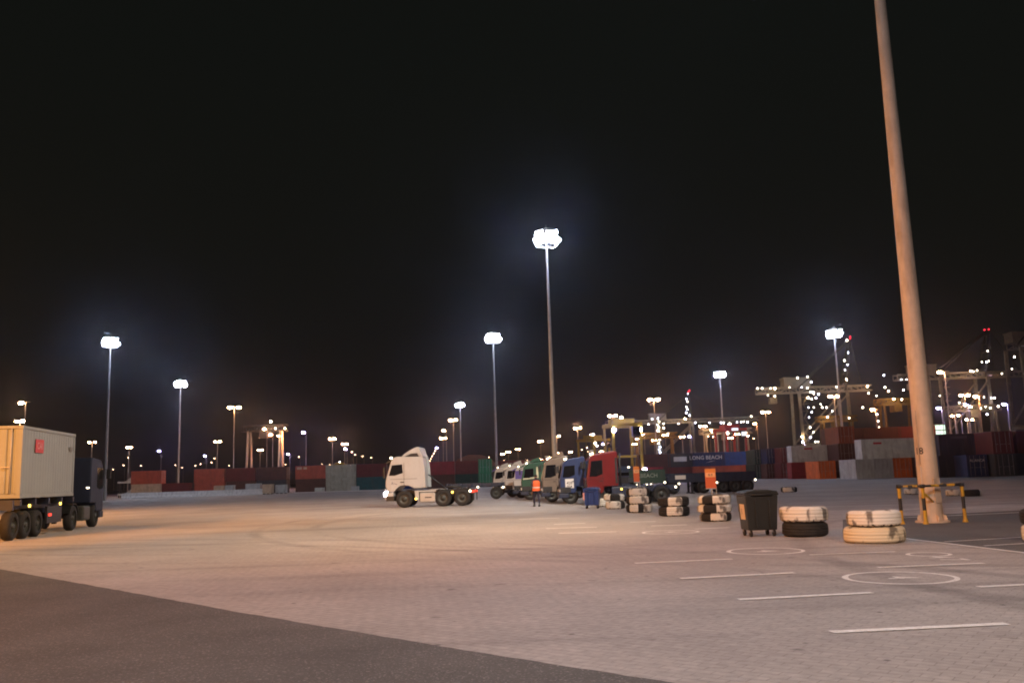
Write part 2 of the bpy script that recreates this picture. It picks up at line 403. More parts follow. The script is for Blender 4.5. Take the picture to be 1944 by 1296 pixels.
# ------------------------------------------------------------ tyres
def tyre_paint(name, dripdown=True, tint=(.74, .70, .62)):
    m, nt, b = _new(name)
    N, L = nt.nodes, nt.links
    t = N.new('ShaderNodeTexCoord'); n = N.new('ShaderNodeTexNoise'); n.inputs['Scale'].default_value = 5; n.inputs['Detail'].default_value = 7
    mp = N.new('ShaderNodeMapping'); mp.inputs['Scale'].default_value = (1, 1, .45)
    L.new(t.outputs['Object'], mp.inputs[0]); L.new(mp.outputs[0], n.inputs['Vector'])
    r = N.new('ShaderNodeMapRange'); r.inputs[1].default_value = .54; r.inputs[2].default_value = .64
    L.new(n.outputs[0], r.inputs[0])
    s = N.new('ShaderNodeSeparateXYZ'); L.new(t.outputs['Object'], s.inputs[0])
    # bare, unpainted lower rim with ragged drips
    n2 = N.new('ShaderNodeTexNoise'); n2.inputs['Scale'].default_value = 14; mp2 = N.new('ShaderNodeMapping'); mp2.inputs['Scale'].default_value = (1, 1, .05)
    L.new(t.outputs['Object'], mp2.inputs[0]); L.new(mp2.outputs[0], n2.inputs['Vector'])
    a = N.new('ShaderNodeMath'); a.operation = 'MULTIPLY_ADD'; L.new(n2.outputs[0], a.inputs[0]); a.inputs[1].default_value = .22; L.new(s.outputs['Z'], a.inputs[2])
    r2 = N.new('ShaderNodeMapRange'); r2.inputs[1].default_value = .125 if dripdown else .08; r2.inputs[2].default_value = .145 if dripdown else .1; r2.inputs[3].default_value = 1; r2.inputs[4].default_value = 0
    L.new(a.outputs[0], r2.inputs[0])
    sc = N.new('ShaderNodeMath'); sc.operation = 'MULTIPLY'; L.new(r.outputs[0], sc.inputs[0]); sc.inputs[1].default_value = .8
    mx = N.new('ShaderNodeMath'); mx.operation = 'MAXIMUM'; L.new(sc.outputs[0], mx.inputs[0]); L.new(r2.outputs[0], mx.inputs[1])
    x = N.new('ShaderNodeMix'); x.data_type = 'RGBA'; L.new(mx.outputs[0], x.inputs[0])
    x.inputs[6].default_value = (*tint, 1); x.inputs[7].default_value = (.05, .038, .03, 1)
    L.new(x.outputs[2], b.inputs['Base Color']); b.inputs['Roughness'].default_value = .7
    return m
TP = tyre_paint('white tyre paint'); TPY = tyre_paint('yellowed tyre paint', False, (.70, .60, .42))
def tyre(label, x, y, z, ro, w, sectors=None, rz=0, mats=None, group='painted scrap tyres used as barriers', tilt=(0, 0)):
    # lying flat; sectors: function(angle_deg)->0 white /1 rubber
    n = 60; ri = ro*.55
    prof = [(ri, .03), (ri+.03, 0), (ro*.80, .0), (ro-.05, .02), (ro-.012, .055), (ro, .09), (ro-.012, .10), (ro, .11), (ro+.004, w/2-.008), (ro-.014, w/2), (ro+.004, w/2+.008),
            (ro, w-.11), (ro-.012, w-.10), (ro, w-.09), (ro-.012, w-.055), (ro-.05, w-.02), (ro*.80, w), (ri+.03, w), (ri, w-.03)]
    def mf(i, j):
        if j in (17, 18) : return 1
        return sectors((360*i/n) % 360) if sectors else 0
    mb = MB(); mb.lathe(prof, n, 'z', matf=mf, closed=True)
    ph = rnd.uniform(0, 6.28); am = rnd.uniform(.008, .022)
    for v in mb.v:
        a_ = math.atan2(v.y, v.x); k_ = 1 + am*math.cos(2*a_+ph) + .006*math.cos(5*a_+ph*2); v.x *= k_; v.y *= k_
        v.z += .012*math.sin(a_+ph)*(v.z/w)
    o = mb.build('tyre', mats or [TP, RUB])
    o.location = (x, y, z); o.rotation_euler = (R(tilt[0]), R(tilt[1]), R(rz))
    return tag(o, label, 'tyre', group)
def sec(*iv):   # rubber intervals in degrees (270 = towards camera)
    return lambda a: 1 if any((a - s) % 360 < (e_ - s) for s, e_ in iv) else 0

# stack A: two tyres by the mast
p = gnd(1661, 1033); A = (p.x*(1+.62/p.y), p.y + .62)
tyre('yellowed white tyre at the bottom of the stack nearest the tall mast', A[0], A[1], 0, .63, .35, None, 10, [TPY, RUB])
tyre('white painted tyre on top of the stack nearest the tall mast', A[0]+.02, A[1], .35, .565, .34, None, 60)
# stack B: white over black, right of the black bin
p = gnd(1530, 1020); Bp = (p.x*(1+.55/p.y), p.y + .55)
tyre('bare black tyre under a white one right of the black bin', Bp[0], Bp[1], 0, .54, .35, lambda a: 1, 0)
tyre('white tyre with ragged lower edge on a black tyre beside the black bin', Bp[0]-.02, Bp[1]-.02, .35, .56, .37, None, 200)
# stack C (three, under the tall orange sign)
p = gnd(1359, 990); Cp = (p.x*(1+.55/p.y), p.y + .55)
tyre('bottom tyre with black sides in the three-tyre stack before the tall orange sign', Cp[0], Cp[1], 0, .53, .27, sec((190, 236), (297, 347)))
tyre('middle tyre of the three-tyre stack before the tall orange sign', Cp[0]-.01, Cp[1], .27, .56, .29, sec((211, 264), (350, 380)))
tyre('top tyre, half brown and half white, of the three-tyre stack before the tall orange sign', Cp[0]-.01, Cp[1], .56, .54, .29, sec((206, 249),))
# stack D (two, black-white-black)
p = gnd(1280, 980); Dp = (p.x*(1+.6/p.y), p.y + .6)
tyre('lower tyre with one white patch of the black and white pair between two three-tyre stacks', Dp[0], Dp[1], 0, .60, .36, sec((291, 593)))
tyre('upper tyre with one white patch of the black and white pair between two three-tyre stacks', Dp[0], Dp[1], .36, .59, .36, sec((289, 595)))
# stack E (three, far)
p = gnd(1214, 973); Ep = (p.x*(1+.55/p.y), p.y + .55)
tyre('bottom tyre with a black patch in front in the stack by the small orange sign', Ep[0], Ep[1], 0, .56, .35, sec((253, 280), (172, 214)))
tyre('middle white tyre with a dark left edge in the stack by the small orange sign', Ep[0], Ep[1], .35, .55, .34, sec((172, 216), (312, 350)))
tyre('top white tyre in the stack by the small orange sign', Ep[0]-.03, Ep[1], .69, .50, .34, sec((172, 216), (312, 350)))
# two behind the blue bin
p = gnd(1169, 966); Fp = (p.x*(1+.55/p.y), p.y + .55)
tyre('dirty pale tyre on the ground right of the blue bin', Fp[0], Fp[1], 0, .50, .36, sec((290, 330),))
o = tyre('grey and white tyre lying tilted on top right of the blue bin', Fp[0]-.05, Fp[1]+.1, .37, .50, .33, sec((240, 300),), 0, tilt=(0, 2))
p = gnd(1147, 962); tyre('small white tyre tucked behind the blue bin', p.x*(1+1/p.y), p.y + 1.0, 0, .45, .42, None)
# loose tyres on the bare paving beyond
for (u, v, dr, sct, lb) in ((1498, 934, .55, sec((300, 560),), 'lone half white tyre lying on the far paving behind the black bin'),
                            (1732, 938, .42, sec((320, 480),), 'low white tyre seen between the guard rail posts left of the mast'),
                            (1812, 941, .42, sec((330, 520),), 'half white tyre just right of the mast behind the rail'),
                            (1845, 942, .48, sec((180, 290),), 'black and white tyre behind the right guard rail post')):
    p = gnd(u, v); tyre(lb, p.x*(1+dr/p.y), p.y + dr, 0, dr, .33 if u != 1498 else .36, sct)
p = gnd(2030, 1032); tyre('white tyre cut by the right edge of the picture, lower of two', p.x, p.y+.5, 0, .58, .35, None, 40)
tyre('dark tyre cut by the right edge of the picture, on a white one', p.x, p.y+.5, .35, .56, .33, sec((120, 420),), 0)

# ------------------------------------------------------------ wheeled bins
def wheelie(label, cat, x, y, rz, w, d, h, color, sticker=None, stripe=False):
    t = thing('wheeled_bin', label, cat, (x, y, 0), rz)
    wz = .16
    mb = MB()
    b0 = [(-w*.42, -d*.40), (w*.42, -d*.40), (w*.42, d*.40), (-w*.42, d*.40)]
    t0 = [(-w*.48, -d*.48), (w*.48, -d*.48), (w*.48, d*.48), (-w*.48, d*.48)]
    zt = h - .14
    vs = [(a, b, wz) for a, b in b0] + [(a, b, zt) for a, b in t0]
    mb.add(vs, [(0,3,2,1),(4,5,6,7),(0,1,5,4),(1,2,6,5),(2,3,7,6),(3,0,4,7)])
    for k in (-.2, .2): mb.box((w*k-.02, -d*.49, wz+.06), (w*k+.02, -d*.43, zt-.08))
    mb.build('bin_body', color, t, .025)
    mb = MB(); mb.box((-w/2, -d/2, zt), (w/2, d/2, zt+.05))
    mb.build('rim', color, t, .015)
    mb = MB(); mb.prism([(-w*.5, zt+.052), (w*.5, zt+.052), (w*.46, zt+.10), (w*.2, h), (-w*.2, h), (-w*.46, zt+.10)], -d*.49, d*.49)
    mb.build('lid', color, t, .02)
    mb = MB(); mb.tube((-w*.3, -d/2-.05, zt+.02), (w*.3, -d/2-.05, zt+.02), .015); 
    for k in (-.3, .3): mb.tube((w*k, -d/2-.05, zt+.02), (w*k, -d/2+.01, zt+.02), .012)
    mb.build('handle', color, t)
    for sx_ in (-1, 1):
        for sy in (-1, 1):
            mb = MB(); mb.tube((sx_*w*.34-.025, sy*d*.32, .085), (sx_*w*.34+.025, sy*d*.32, .085), .085, seg=16)
            wh = mb.build('wheel', RUB, t)
            f = MB(); f.bar((sx_*w*.34, sy*d*.32, .10), (sx_*w*.34, sy*d*.32, .18), .075, .03); f.build('castor_fork', GALV, wh)
    return t, zt, wz
CREAM = mat('cream sticker', (.72, .55, .36), .5, 0, .05, 3)
p = gnd(1442, 1019)
t, zt, wz = wheelie('large black wheeled bin with a cream sticker beside white tyres', 'bin', p.x*(1+.42/p.y), p.y+.42, R(3), .86, .80, 1.15, BLK)
mb = MB(); mb.add([(-.497, -.22, .42), (-.497, .16, .42), (-.505, .16, .80), (-.505, -.22, .80)], [(0,1,2,3)])
mb.v = [Vector((-.86*.42 - .86*.06*((v.z-.16)/.85) - .012, v.y, v.z)) for v in mb.v]
st = mb.build('sticker', CREAM, t)
tm = text_mb('1', .2, Matrix.Translation((-.418, -.02, .61)) @ Matrix(((0,0,-1,0),(-1,0,0,0),(0,1,0,0),(0,0,0,1)))); tm.build('sticker_mark', BLKP, t)
BLUEB = mat('blue bin plastic', (.02, .045, .16), .4, 0, .15, 4)
p = gnd(1125, 965)
t, zt, wz = wheelie('blue wheeled bin with a pink reflective strip near the blue cab', 'bin', p.x*(1+.4/p.y), p.y+.4, R(-12), .80, .8, 1.03, BLUEB)
mb = MB(); mb.box((-.405, -.392, .42), (-.33, -.385, .78)); mb.build('reflective_strip', mat('pink reflective strip', (.8, .35, .3), .4), t)

# ------------------------------------------------------------ tall mast on the right, its guard rail
def headframe(t, z, mat_e, big=1.0, n=14, E=None, dirs=None):
    mb = MB(); mb.lathe([(.95*big, z-.05), (1.02*big, z-.05), (1.02*big, z+.05), (.95*big, z+.05)], 20, closed=True)
    for k in range(4):
        a = PI/2*k; mb.bar((0, 0, z), (1.0*big*math.cos(a), 1.0*big*math.sin(a), z), .08)
    mb.lathe([(.75*big, z+.95), (.82*big, z+.95), (.82*big, z+1.05), (.75*big, z+1.05)], 20, closed=True)
    for k in range(4):
        a = PI/2*k; mb.bar((0, 0, z+1.0), (.8*big*math.cos(a), .8*big*math.sin(a), z+1.0), .07)
    mb.tube((0, 0, z-.1), (0, 0, z+1.3), .10)
    mb.tube((0, 0, z+1.3), (0, 0, z+1.6), .02)
    mb.build('headframe', GALV, t)
    for tier, (zz, rr, cnt) in enumerate(((z+.0, 1.0*big, 8), (z+.62, .82*big, 6))):
        for k in range(cnt):
            a = 2*PI*(k+.5)/cnt
            if dirs and not dirs(a): continue
            rr_ = rr + rnd.uniform(-.14, .14); a += rnd.uniform(-.08, .08)
            M = Matrix.Translation((rr_*math.cos(a), rr_*math.sin(a), zz + rnd.uniform(-.16, .16))) @ Matrix.Rotation(a, 4, 'Z') @ Matrix.Rotation(R(38 + rnd.uniform(-14, 14)), 4, 'Y')
            h = MB(); h.M = M; h.add([(-.2, -.22, -.18), (-.2, .22, -.18), (-.2, .22, .18), (-.2, -.22, .18), (.12, -.40, -.36), (.12, .40, -.36), (.12, .40, .36), (.12, -.40, .36)],
                      [(0,3,2,1),(0,1,5,4),(1,2,6,5),(2,3,7,6),(3,0,4,7),(4,5,6,7)])
            fl = h.build('floodlight', DARK, t)
            g_ = MB(); g_.M = M; g_.box((.125, -.38*big, -.34*big), (.15, .38*big, .34*big)); g_.build('lamp_glass', mat_e, fl)
pm = gnd(1780, 992)
MAST = (pm.x, pm.y + .3)
t = thing('floodlight_mast', 'huge close sodium-lit steel mast painted with the number 18, reaching out of the top', 'mast', (MAST[0], MAST[1], 0))
MH = 25.0
def mr_(z): return .30 + (.085 - .30) * z / MH
prof = [(mr_(z) + d_, z) for z, d_ in [(.05+(MH-.05)*k/10, 0) for k in range(11)]]
mb = MB(); mb.lathe(prof, 32); mb.build('pole', POLE, t)
mb = MB(); mb.lathe([(.0, .0), (.46, 0), (.46, .05), (.30, .05)], 32, sm=False)
for k in range(8):
    a = PI/4*k; c_, s_ = math.cos(a), math.sin(a)
    mb.bar((.31*c_, .31*s_, .06), (.31*c_, .31*s_, .24), .02, .04)
    mb.tube((.40*c_, .40*s_, .05), (.40*c_, .40*s_, .14), .022, seg=8)
    mb.bar((.33*c_, .33*s_, .05), (.40*c_, .40*s_, .05), .012, .3)
mb.build('base_flange', POLE, t)
mb = MB(); mb.M = Matrix.Rotation(R(-72), 4, 'Z'); mb.box((.27, -.11, .55), (.315, .11, 1.25)); mb.box((.315, .07, .85), (.325, .09, .93)); mb.build('access_hatch', POLE, t, .01)
mb = MB()
for z0_, z1_ in ((.1, 1.6), (1.65, 3.2)):
    a = R(-150); mb.tube(((mr_(z0_)+.02)*math.cos(a), (mr_(z0_)+.02)*math.sin(a), z0_), ((mr_(z1_)+.02)*math.cos(a), (mr_(z1_)+.02)*math.sin(a), z1_), .014, seg=8)
mb.build('cable_conduit', POLE, t)
for zj in (8.5, 16.4):
    mb = MB(); mb.lathe([(mr_(zj)-.005, zj), (mr_(zj)+.006, zj+.01), (mr_(zj)+.006, zj+.04), (mr_(zj)-.005, zj+.05)], 32); mb.build('weld_seam', POLE, t)
# number on the mast
zc = aty(1752, 856, MAST[1]-.27).z
ang0 = R(-90 - 62)
def bend(v):
    r = mr_(zc + v.y) + .006; a = ang0 + v.x / r
    return Vector((r*math.cos(a), r*math.sin(a), zc + v.y))
text_mb('18', .27, Matrix.Identity(4), bend).build('number', BLKP, t)
headframe(t, 24.6, E_WHITE, dirs=lambda a: R(100) < a < R(230))
# guard rail around the mast foot
mb = None
t = thing('guard_rail', 'black and yellow hoop guard rail around the foot of the number 18 mast', 'barrier', (MAST[0], MAST[1], 0))
def gp(u, v, y=None):
    p = gnd(u, v) if y is None else Vector((atx(u, y), y, 0)); return Vector((p.x-MAST[0], p.y-MAST[1], 0))
posts = [gp(1713, 992, MAST[1]-.35), gp(1758, 996, MAST[1]-.75), gp(1833, 993, MAST[1]-.35), gp(1777, 0, MAST[1]+.9)]
for pp in posts:
    mb = MB(); z = 0; k = 0
    for z0, z1 in ((0, .38), (.38, .72), (.72, 1.0)):
        mb.tube((pp.x, pp.y, z0), (pp.x, pp.y, z1), .048, seg=14, mi=0 if k % 2 == 0 else 1, caps=False); k += 1
    mb.tube((pp.x, pp.y, 1.0), (pp.x, pp.y, 1.1), .07, seg=14, mi=1); mb.lathe([(.055, .10), (.075, .02), (.09, .0)], 14, c=(pp.x, pp.y, 0))
    mb.build('post', [YEL, DARK], t)
def rail(a, b_, z=1.05):
    mb = MB(); n = 5
    for i in range(n):
        q0, q1_ = a + (b_-a)*(i/n), a + (b_-a)*((i+1)/n)
        mb.tube((q0.x, q0.y, z), (q1_.x, q1_.y, z), .035, seg=10, mi=(i+1) % 2)
    mb.build('rail', [YEL, DARK], t)
P = posts
rail(P[0], P[1]); rail(P[1], P[2]); rail(P[2], P[3]); rail(P[3], P[0])
mb = MB(); mb.tube((P[1].x, P[1].y, .88), (P[1].x+.5, P[1].y+.5, .58), .03, seg=10); mb.build('brace', YEL, t)

# ------------------------------------------------------------ flood masts in the distance (25 m)
masts = [(1037, 452, 'brightest white floodlight mast, tallest in the picture, behind the parked cabs', 25.5),
         (936, 641, 'white floodlight mast just left of the brightest one', 24.6),
         (210, 649, 'leftmost white floodlight mast beside the blue truck tractor', 24.6),
         (343, 728, 'second white floodlight mast from the left', 24.6),
         (873, 768, 'distant white floodlight mast above the white truck chassis', 24.6),
         (1583, 632, 'white floodlight mast rising beside the ship crane tower', 24.6),
         (1366, 710, 'white floodlight mast above the navy containers', 24.6)]
mroot = None
for i, (u, v, lb, hh) in enumerate(masts):
    p = atz(u, v, 24.9)
    if mroot is None:
        mroot = thing('floodlight_mast', lb, 'mast', (p.x, p.y, 0), R(20), 'white floodlight masts in the yard')
        mb = MB(); mb.lathe([(.26, 0), (.10, 24.8)], 16); mb.lathe([(0, 0), (.42, 0), (.42, .08), (.26, .08)], 16, sm=False); mb.build('pole', GALV, mroot)
        headframe(mroot, 24.6, E_WHITE)
    else:
        dup(mroot, (p.x, p.y, 0), R(20+17*i), lb)

# ------------------------------------------------------------ lamp posts
def lamp_proto(kind, E, Hh, heads, label, group):
    t = thing('lamp_post', label, 'street lamp', (0, 0, 0), 0, group)
    mb = MB(); mb.lathe([(.14*Hh/18, 0), (.07*Hh/18, Hh)], 12); mb.lathe([(0, 0), (.25, 0), (.25, .06), (.14, .06)], 12, sm=False); mb.build('pole', GALV, t)
    a = .85*Hh/18*1.0
    mb = MB(); mb.bar((-a if heads == 2 else 0, 0, Hh), (a, 0, Hh), .09); mb.build('crossarm', GALV, t)
    for s in ((-1, 1) if heads == 2 else (-1,)):
        mb = MB(); mb.ball((s*a, 0, Hh+.10), .50*Hh/18, .34*Hh/18, .14); h = mb.build('lamp_head', DARK, t)
        mb = MB(); q_ = .55 if kind == 'F' else 1.0; mb.ball((s*a, 0, Hh-.12), .42*Hh/18*q_, .36*Hh/18*q_, .26*Hh/18*q_, seg=10, ring=5); mb.build('lamp_bowl', E, h)
    return t
protos = {}
def lamp(u, v, label, kind='S', Hh=18.0, heads=2, group='sodium lamp posts in the container yard'):
    p = atz(u, v, Hh)
    key = (kind, Hh, heads)
    rz = R(rnd.uniform(-25, 25)) if heads == 2 else 0
    if key not in protos:
        E = {'S': E_SOD, 'O': E_ORANGE, 'V': E_VIO, 'M': E_SODM, 'F': E_SODF}[kind]
        t = lamp_proto(kind, E, Hh, heads, label, group); t.location = (p.x, p.y, 0); t.rotation_euler = (0, 0, rz)
        t['group'] = group; protos[key] = t
    else: dup(protos[key], (p.x, p.y, 0), rz, label, group)
S = 'sodium lamp posts in the container yard'
L18 = [(49,763,'tall sodium lamp post rising above the grey container on the left truck','S',1),
 (38,798,'twin sodium lamp post just above the roof of the container on the left truck','S',2),
 (445,772,'largest twin sodium lamp post above the left container row','S',2),
 (631,832,'twin sodium lamp post above the tan container stack','S',2),
 (654,842,'twin sodium lamp post right of the one over the tan containers','S',2),
 (860,796,'twin sodium lamp post left of the distant white mast, topmost of its receding row','S',2),
 (847,816,'second sodium lamp post down the receding row over the white truck','S',1),
 (841,831,'third sodium lamp post down the receding row over the white truck','S',2),
 (832,849,'violet lamp in the receding row over the white truck','V',1),
 (1163,788,'twin sodium lamp post above the yellow straddle carrier','S',2),
 (1241,757,'biggest sodium lamp post right of centre, above the yard cluster','S',2),
 (1334,808,'twin sodium lamp post beside the legs of the distant ship crane','S',2),
 (1453,781,'twin sodium lamp post left of the grey crane girder','S',2),
 (1437,803,'glaring orange lamp left of the near crane','O',1),
 (1583,751,'twin sodium lamp post between the legs of the near crane','S',2),
 (1662,776,'glaring orange lamp right of the near crane','O',1),
 (1793,705,'sodium lamp post right of the tall mast in front of a crane house','S',1),
 (1831,749,'twin sodium lamp post among crane lights right of the tall mast','S',2),
 (1096,812,'sodium lamp post highest between the brightest mast and the yellow carrier','S',2),
 (1057,827,'sodium lamp post just right of the brightest mast pole','S',2),
 (1026,837,'sodium lamp post just left of the brightest mast pole','S',2),
 (534,826,'glaring orange lamp hanging by the far gantry crane at left','O',1),
 (507,813,'slim lit lamp post under the far gantry crane beam','S',1),
 (518,824,'thin lamp post right of the slim one under the gantry crane','S',1)]
for u, v, lb, k, hd in L18: lamp(u, v, lb, k, 18.0, hd)
L12 = [(245,848,'twin sodium lamp post over the gap left of the rust and beige containers','S',2),(413,837,'thin sodium lamp post above the maroon container pair','S',2),
 (494,853,'twin sodium lamp low under the far gantry crane','S',2),(175,838,'sodium lamp behind the roof of the blue truck tractor','S',2),
 (152,878,'small sodium lamp between grey container and blue tractor','S',1),
 (1204,842,'large pink lamp right of the yellow straddle carrier','S',2),(1212,832,'sodium lamp above the large pink lamp by the straddle carrier','S',2),
 (1242,835,'large pink lamp beside the crane stair tower','S',2),(1263,825,'sodium lamp right of the crane stair tower','S',2),
 (1295,828,'pink lamp between stair tower and distant crane leg','S',2),(1142,856,'pink lamp over the red cab','S',2),
 (1136,845,'small lamp left of the yellow carrier','S',1),(1387,830,'lamp cluster post in front of the red carrier','S',2),
 (1417,826,'sodium lamp post right of the red carrier','S',2),(1399,823,'lamp between red carrier and orange glare','S',2),
 (983,852,'sodium lamp midway between the two central masts','S',2),(965,857,'sodium lamp right of the left central mast','S',2),
 (954,861,'sodium lamp nearest the left central mast pole','S',2),(1083,857,'sodium lamp above the blue cab roof','S',2),
 (1062,859,'sodium lamp right of the brightest mast above the blue cab','S',2),(1046,868,'sodium lamp left of the brightest mast pole foot','S',2),
 (1028,871,'sodium lamp over the green cab','S',2),(1858,751,'reddish lamp in the crane cluster near the right edge','O',1),
 (1824,787,'small lamp low in the cluster right of the tall mast','S',1),(1812,788,'left small lamp low in the cluster right of the tall mast','S',1),
 (1839,795,'lower pink lamp in the cluster right of the tall mast','S',1),(1850,795,'rightmost pink lamp in the cluster right of the tall mast','S',1)]
for u, v, lb, k, hd in L12: lamp(u, v, lb, 'M' if k == 'S' else k, 12.0, hd)
LV = [(581,820,18,'violet white lamp on a tall pole above the rust container'),(550,861,12,'violet white lamp right of the gantry crane foot'),(392,864,12,'violet white lamp left of the maroon containers'),
 (659,851,12,'violet lamp among the lamps over the tan containers'),(306,855,14,'small blue lamp over the beige container'),(1838,767,14,'large violet floodlight in the cluster right of the tall mast'),
 (1912,766,14,'greenish violet floodlight near the right edge'),(1787,773,12,'small blue lamp just right of the tall mast'),(1148,842,12,'bluish lamp left of the yellow carrier'),
 (1527,838,10,'large violet white floodlight on the grey container by the crane foot'),(1312,827,12,'tiny violet lamp between the distant crane legs')]
for u, v, h, lb in LV: lamp(u, v, lb, 'V', float(h), 1, 'violet white lamps in the yard')
far = [('tiny sodium lamp in the far cluster left above the beige and rust containers','far lamps above the left containers', [(247,868),(237,882),(217,890),(270,883),(335,882),(348,887),(373,883),(383,880),(404,877),(410,869),(437,883)]),
 ('tiny sodium lamp in the far line above the rust, tan and red containers','far lamps left of the white truck', [(544,881),(570,866),(613,880),(628,881),(648,881),(671,857),(677,862),(691,865),(707,868),(667,881)]),
 ('tiny pink lamp low in the receding row touching the containers behind the white truck','far lamps behind the white truck', [(829,855),(826,860),(823,865),(820,870),(818,874)]),
 ('tiny sodium lamp low between the white truck and the white cabs','far lamps over the dark trailer', [(911,877),(918,873),(924,870),(930,867),(959,873)]),
 ('tiny sodium lamp low over the roofs of the parked cabs','far lamps over the parked cabs', [(993,875),(1002,872),(1014,873),(1089,871),(1099,871),(1107,866),(1117,849),(1107,853),(1125,824),(1159,841),(1169,850),(1118,856)]),
 ('tiny white lamp on the ground line left of the navy containers','far lamps left of the navy containers', [(1259,869),(1264,868.5),(1275,868),(1288,868),(1224,876),(1223,824)]),
 ('tiny lamp above the navy containers beside the red carrier','far lamps beside the red carrier', [(1355,819),(1361,818),(1357,828),(1363,828),(1348,827),(1434,831)])]
for lb, gname, lst in far:
    for u, v in lst:
        hh = 14.0
        lamp(u, v, lb, 'F', hh, 1, gname)

# ------------------------------------------------------------ containers
CM = {}
def cmat(name, rgb, dirt=(.12, .06, .035)):
    if name not in CM: CM[name] = mat('container paint ' + name, rgb, .6, 0, .18, .9, dirt=dirt, dirtamt=.35)
    return CM[name]
cmat('rust', (.48, .10, .05)); cmat('maroon', (.16, .03, .025)); cmat('brown', (.11, .048, .03)); cmat('beige', (.62, .45, .30)); cmat('tan', (.46, .44, .34))
cmat('teal', (.03, .11, .11)); cmat('navy', (.02, .035, .10)); cmat('blue', (.03, .08, .25)); cmat('darkgreen', (.015, .05, .035)); cmat('green', (.03, .20, .09))
cmat('white', (.70, .73, .66)); cmat('grey', (.58, .60, .55)); cmat('orange', (.80, .18, .03)); cmat('darkgrey', (.06, .065, .065)); cmat('red', (.30, .03, .035)); cmat('dullorange', (.30, .075, .03)); cmat('black', (.016, .018, .02)); cmat('palegrey', (.52, .53, .51))
cbm = {}
def corr(a, b_, z0, z1, axis, pos, out, pitch=.28, dep=.022):
    # corrugated sheet between a and b along x or y, standing at pos; out = +-1 outward
    L_ = b_ - a; n = max(2, int(L_/pitch)); vs = []; s = L_/n
    for i in range(n):
        for f, o in ((0, 0), (.25, 0), (.35, -1), (.75, -1), (.85, 0)):
            q_ = a + (i+f)*s; w = pos + out*o*dep
            vs.append((q_, w))
    vs.append((b_, pos))
    V = []; F = []
    for q_, w in vs:
        for z in (z0, z1): V.append((q_, w, z) if axis == 'x' else (w, q_, z))
    for i in range(len(vs)-1): F.append((2*i, 2*i+2, 2*i+3, 2*i+1))
    return V, F
def container_meshes(L_):
    if L_ in cbm: return cbm[L_]
    w, h = 2.44, 2.59; x0, x1 = -L_/2, L_/2
    mb = MB()
    for sy in (-1, 1):
        V, F = corr(x0+.15, x1-.15, .16, h-.1, 'x', sy*(w/2-.03), sy, dep=.007 if L_ == 6.07 else .022); mb.add(V, F)
    V, F = corr(-w/2+.15, w/2-.15, .16, h-.1, 'y', x0+.03, -1); mb.add(V, F)
    V, F = corr(x0+.15, x1-.15, 0, 1, 'x', 0, 1)
    mb.add([(x, -w/2+.06 + (w-.12)*z, h-.03+y*.5) for x, y, z in V], F)
    mb.box((x0+.02, -w/2+.05, .03), (x1-.02, w/2-.05, .15))
    for sy in (-1, 1):
        for a, b_ in ((0.0, .16), (h-.11, h)):
            mb.box((x0+.17, sy*w/2-(.07 if sy > 0 else 0), a+.002), (x1-.17, sy*w/2+(.07 if sy < 0 else 0), b_-.002))
    for sx_ in (-1, 1):
        for a, b_ in ((0.0, .16), (h-.11, h)):
            mb.box((sx_*L_/2-(.07 if sx_ > 0 else 0), -w/2+.17, a+.004), (sx_*L_/2+(.07 if sx_ < 0 else 0), w/2-.17, b_-.004))
        for sy in (-1, 1):
            mb.cbox((sx_*(L_/2-.08), sy*(w/2-.08), h/2), (.15, .15, h-.26))
            for zc_ in (.06, h-.06): mb.cbox((sx_*(L_/2-.085), sy*(w/2-.08), zc_), (.178, .17, .124))
    body = mb
    door = MB()
    for sy in (-1, 1): 
        V, F = corr(min(sy*.02, sy*(w/2-.16)), max(sy*.02, sy*(w/2-.16)), .17, h-.12, 'y', x1-.02, 1, .36, .03); door.add(V, F)
    rods = MB()
    for yy in (-.85, -.35, .35, .85):
        rods.tube((x1+.012, yy, .15), (x1+.012, yy, h-.1), .02, seg=6); rods.bar((x1+.02, yy, 1.1), (x1+.02, yy-.3*(1 if yy > 0 else -1), 1.1), .03)
    cbm[L_] = (body, door, rods); return cbm[L_]
protoC = {}
def container(x, y, tier, color, label, L_=6.06, rz=0, group='stacked shipping containers', z=None, near=False):
    c = CM[color]
    key = L_
    if key not in protoC:
        b_, d, r = container_meshes(L_)
        names = [('container_body', b_, c), ('doors', d, c), ('lock_rods', r, GALV)]
        protoC[key] = [(n_, m_.build(n_, mm), mm is GALV) for n_, m_, mm in names]
        fresh = True
    else: fresh = False
    t = thing('shipping_container', label, 'container', (x, y, z if z is not None else tier*2.60), rz, group)
    for n_, o, fixed in protoC[key]:
        q_ = o if fresh else o.copy()
        if not fresh: COL.objects.link(q_)
        q_.parent = t
        if not fixed: q_.material_slots[0].link = 'OBJECT'; q_.material_slots[0].material = c
    return t
def cu(u0, D, tier, color, label, L_=6.06, end=False, dz=0):
    # u0 = image column of the left edge of the near face
    x = atx(u0, D, tier*2.6+1.3)
    if end: return container(x + 1.22, D + L_/2, tier, color, label, L_, R(90+180))
    return container(x + L_/2, D + 1.22, tier, color, label, L_)
def letters(t, s, size, x, z, face='-y', matl=LETTER, w=2.44, name='lettering', bold=0):
    if face == '-y': M = Matrix.Translation((x, -w/2-.004, z)) @ Matrix(((1,0,0,0),(0,0,-1,0),(0,1,0,0),(0,0,0,1)))
    elif face == '+y': M = Matrix.Translation((x, w/2+.004, z)) @ Matrix(((-1,0,0,0),(0,0,1,0),(0,1,0,0),(0,0,0,1)))
    text_mb(s, size, M).build(name, matl, t)
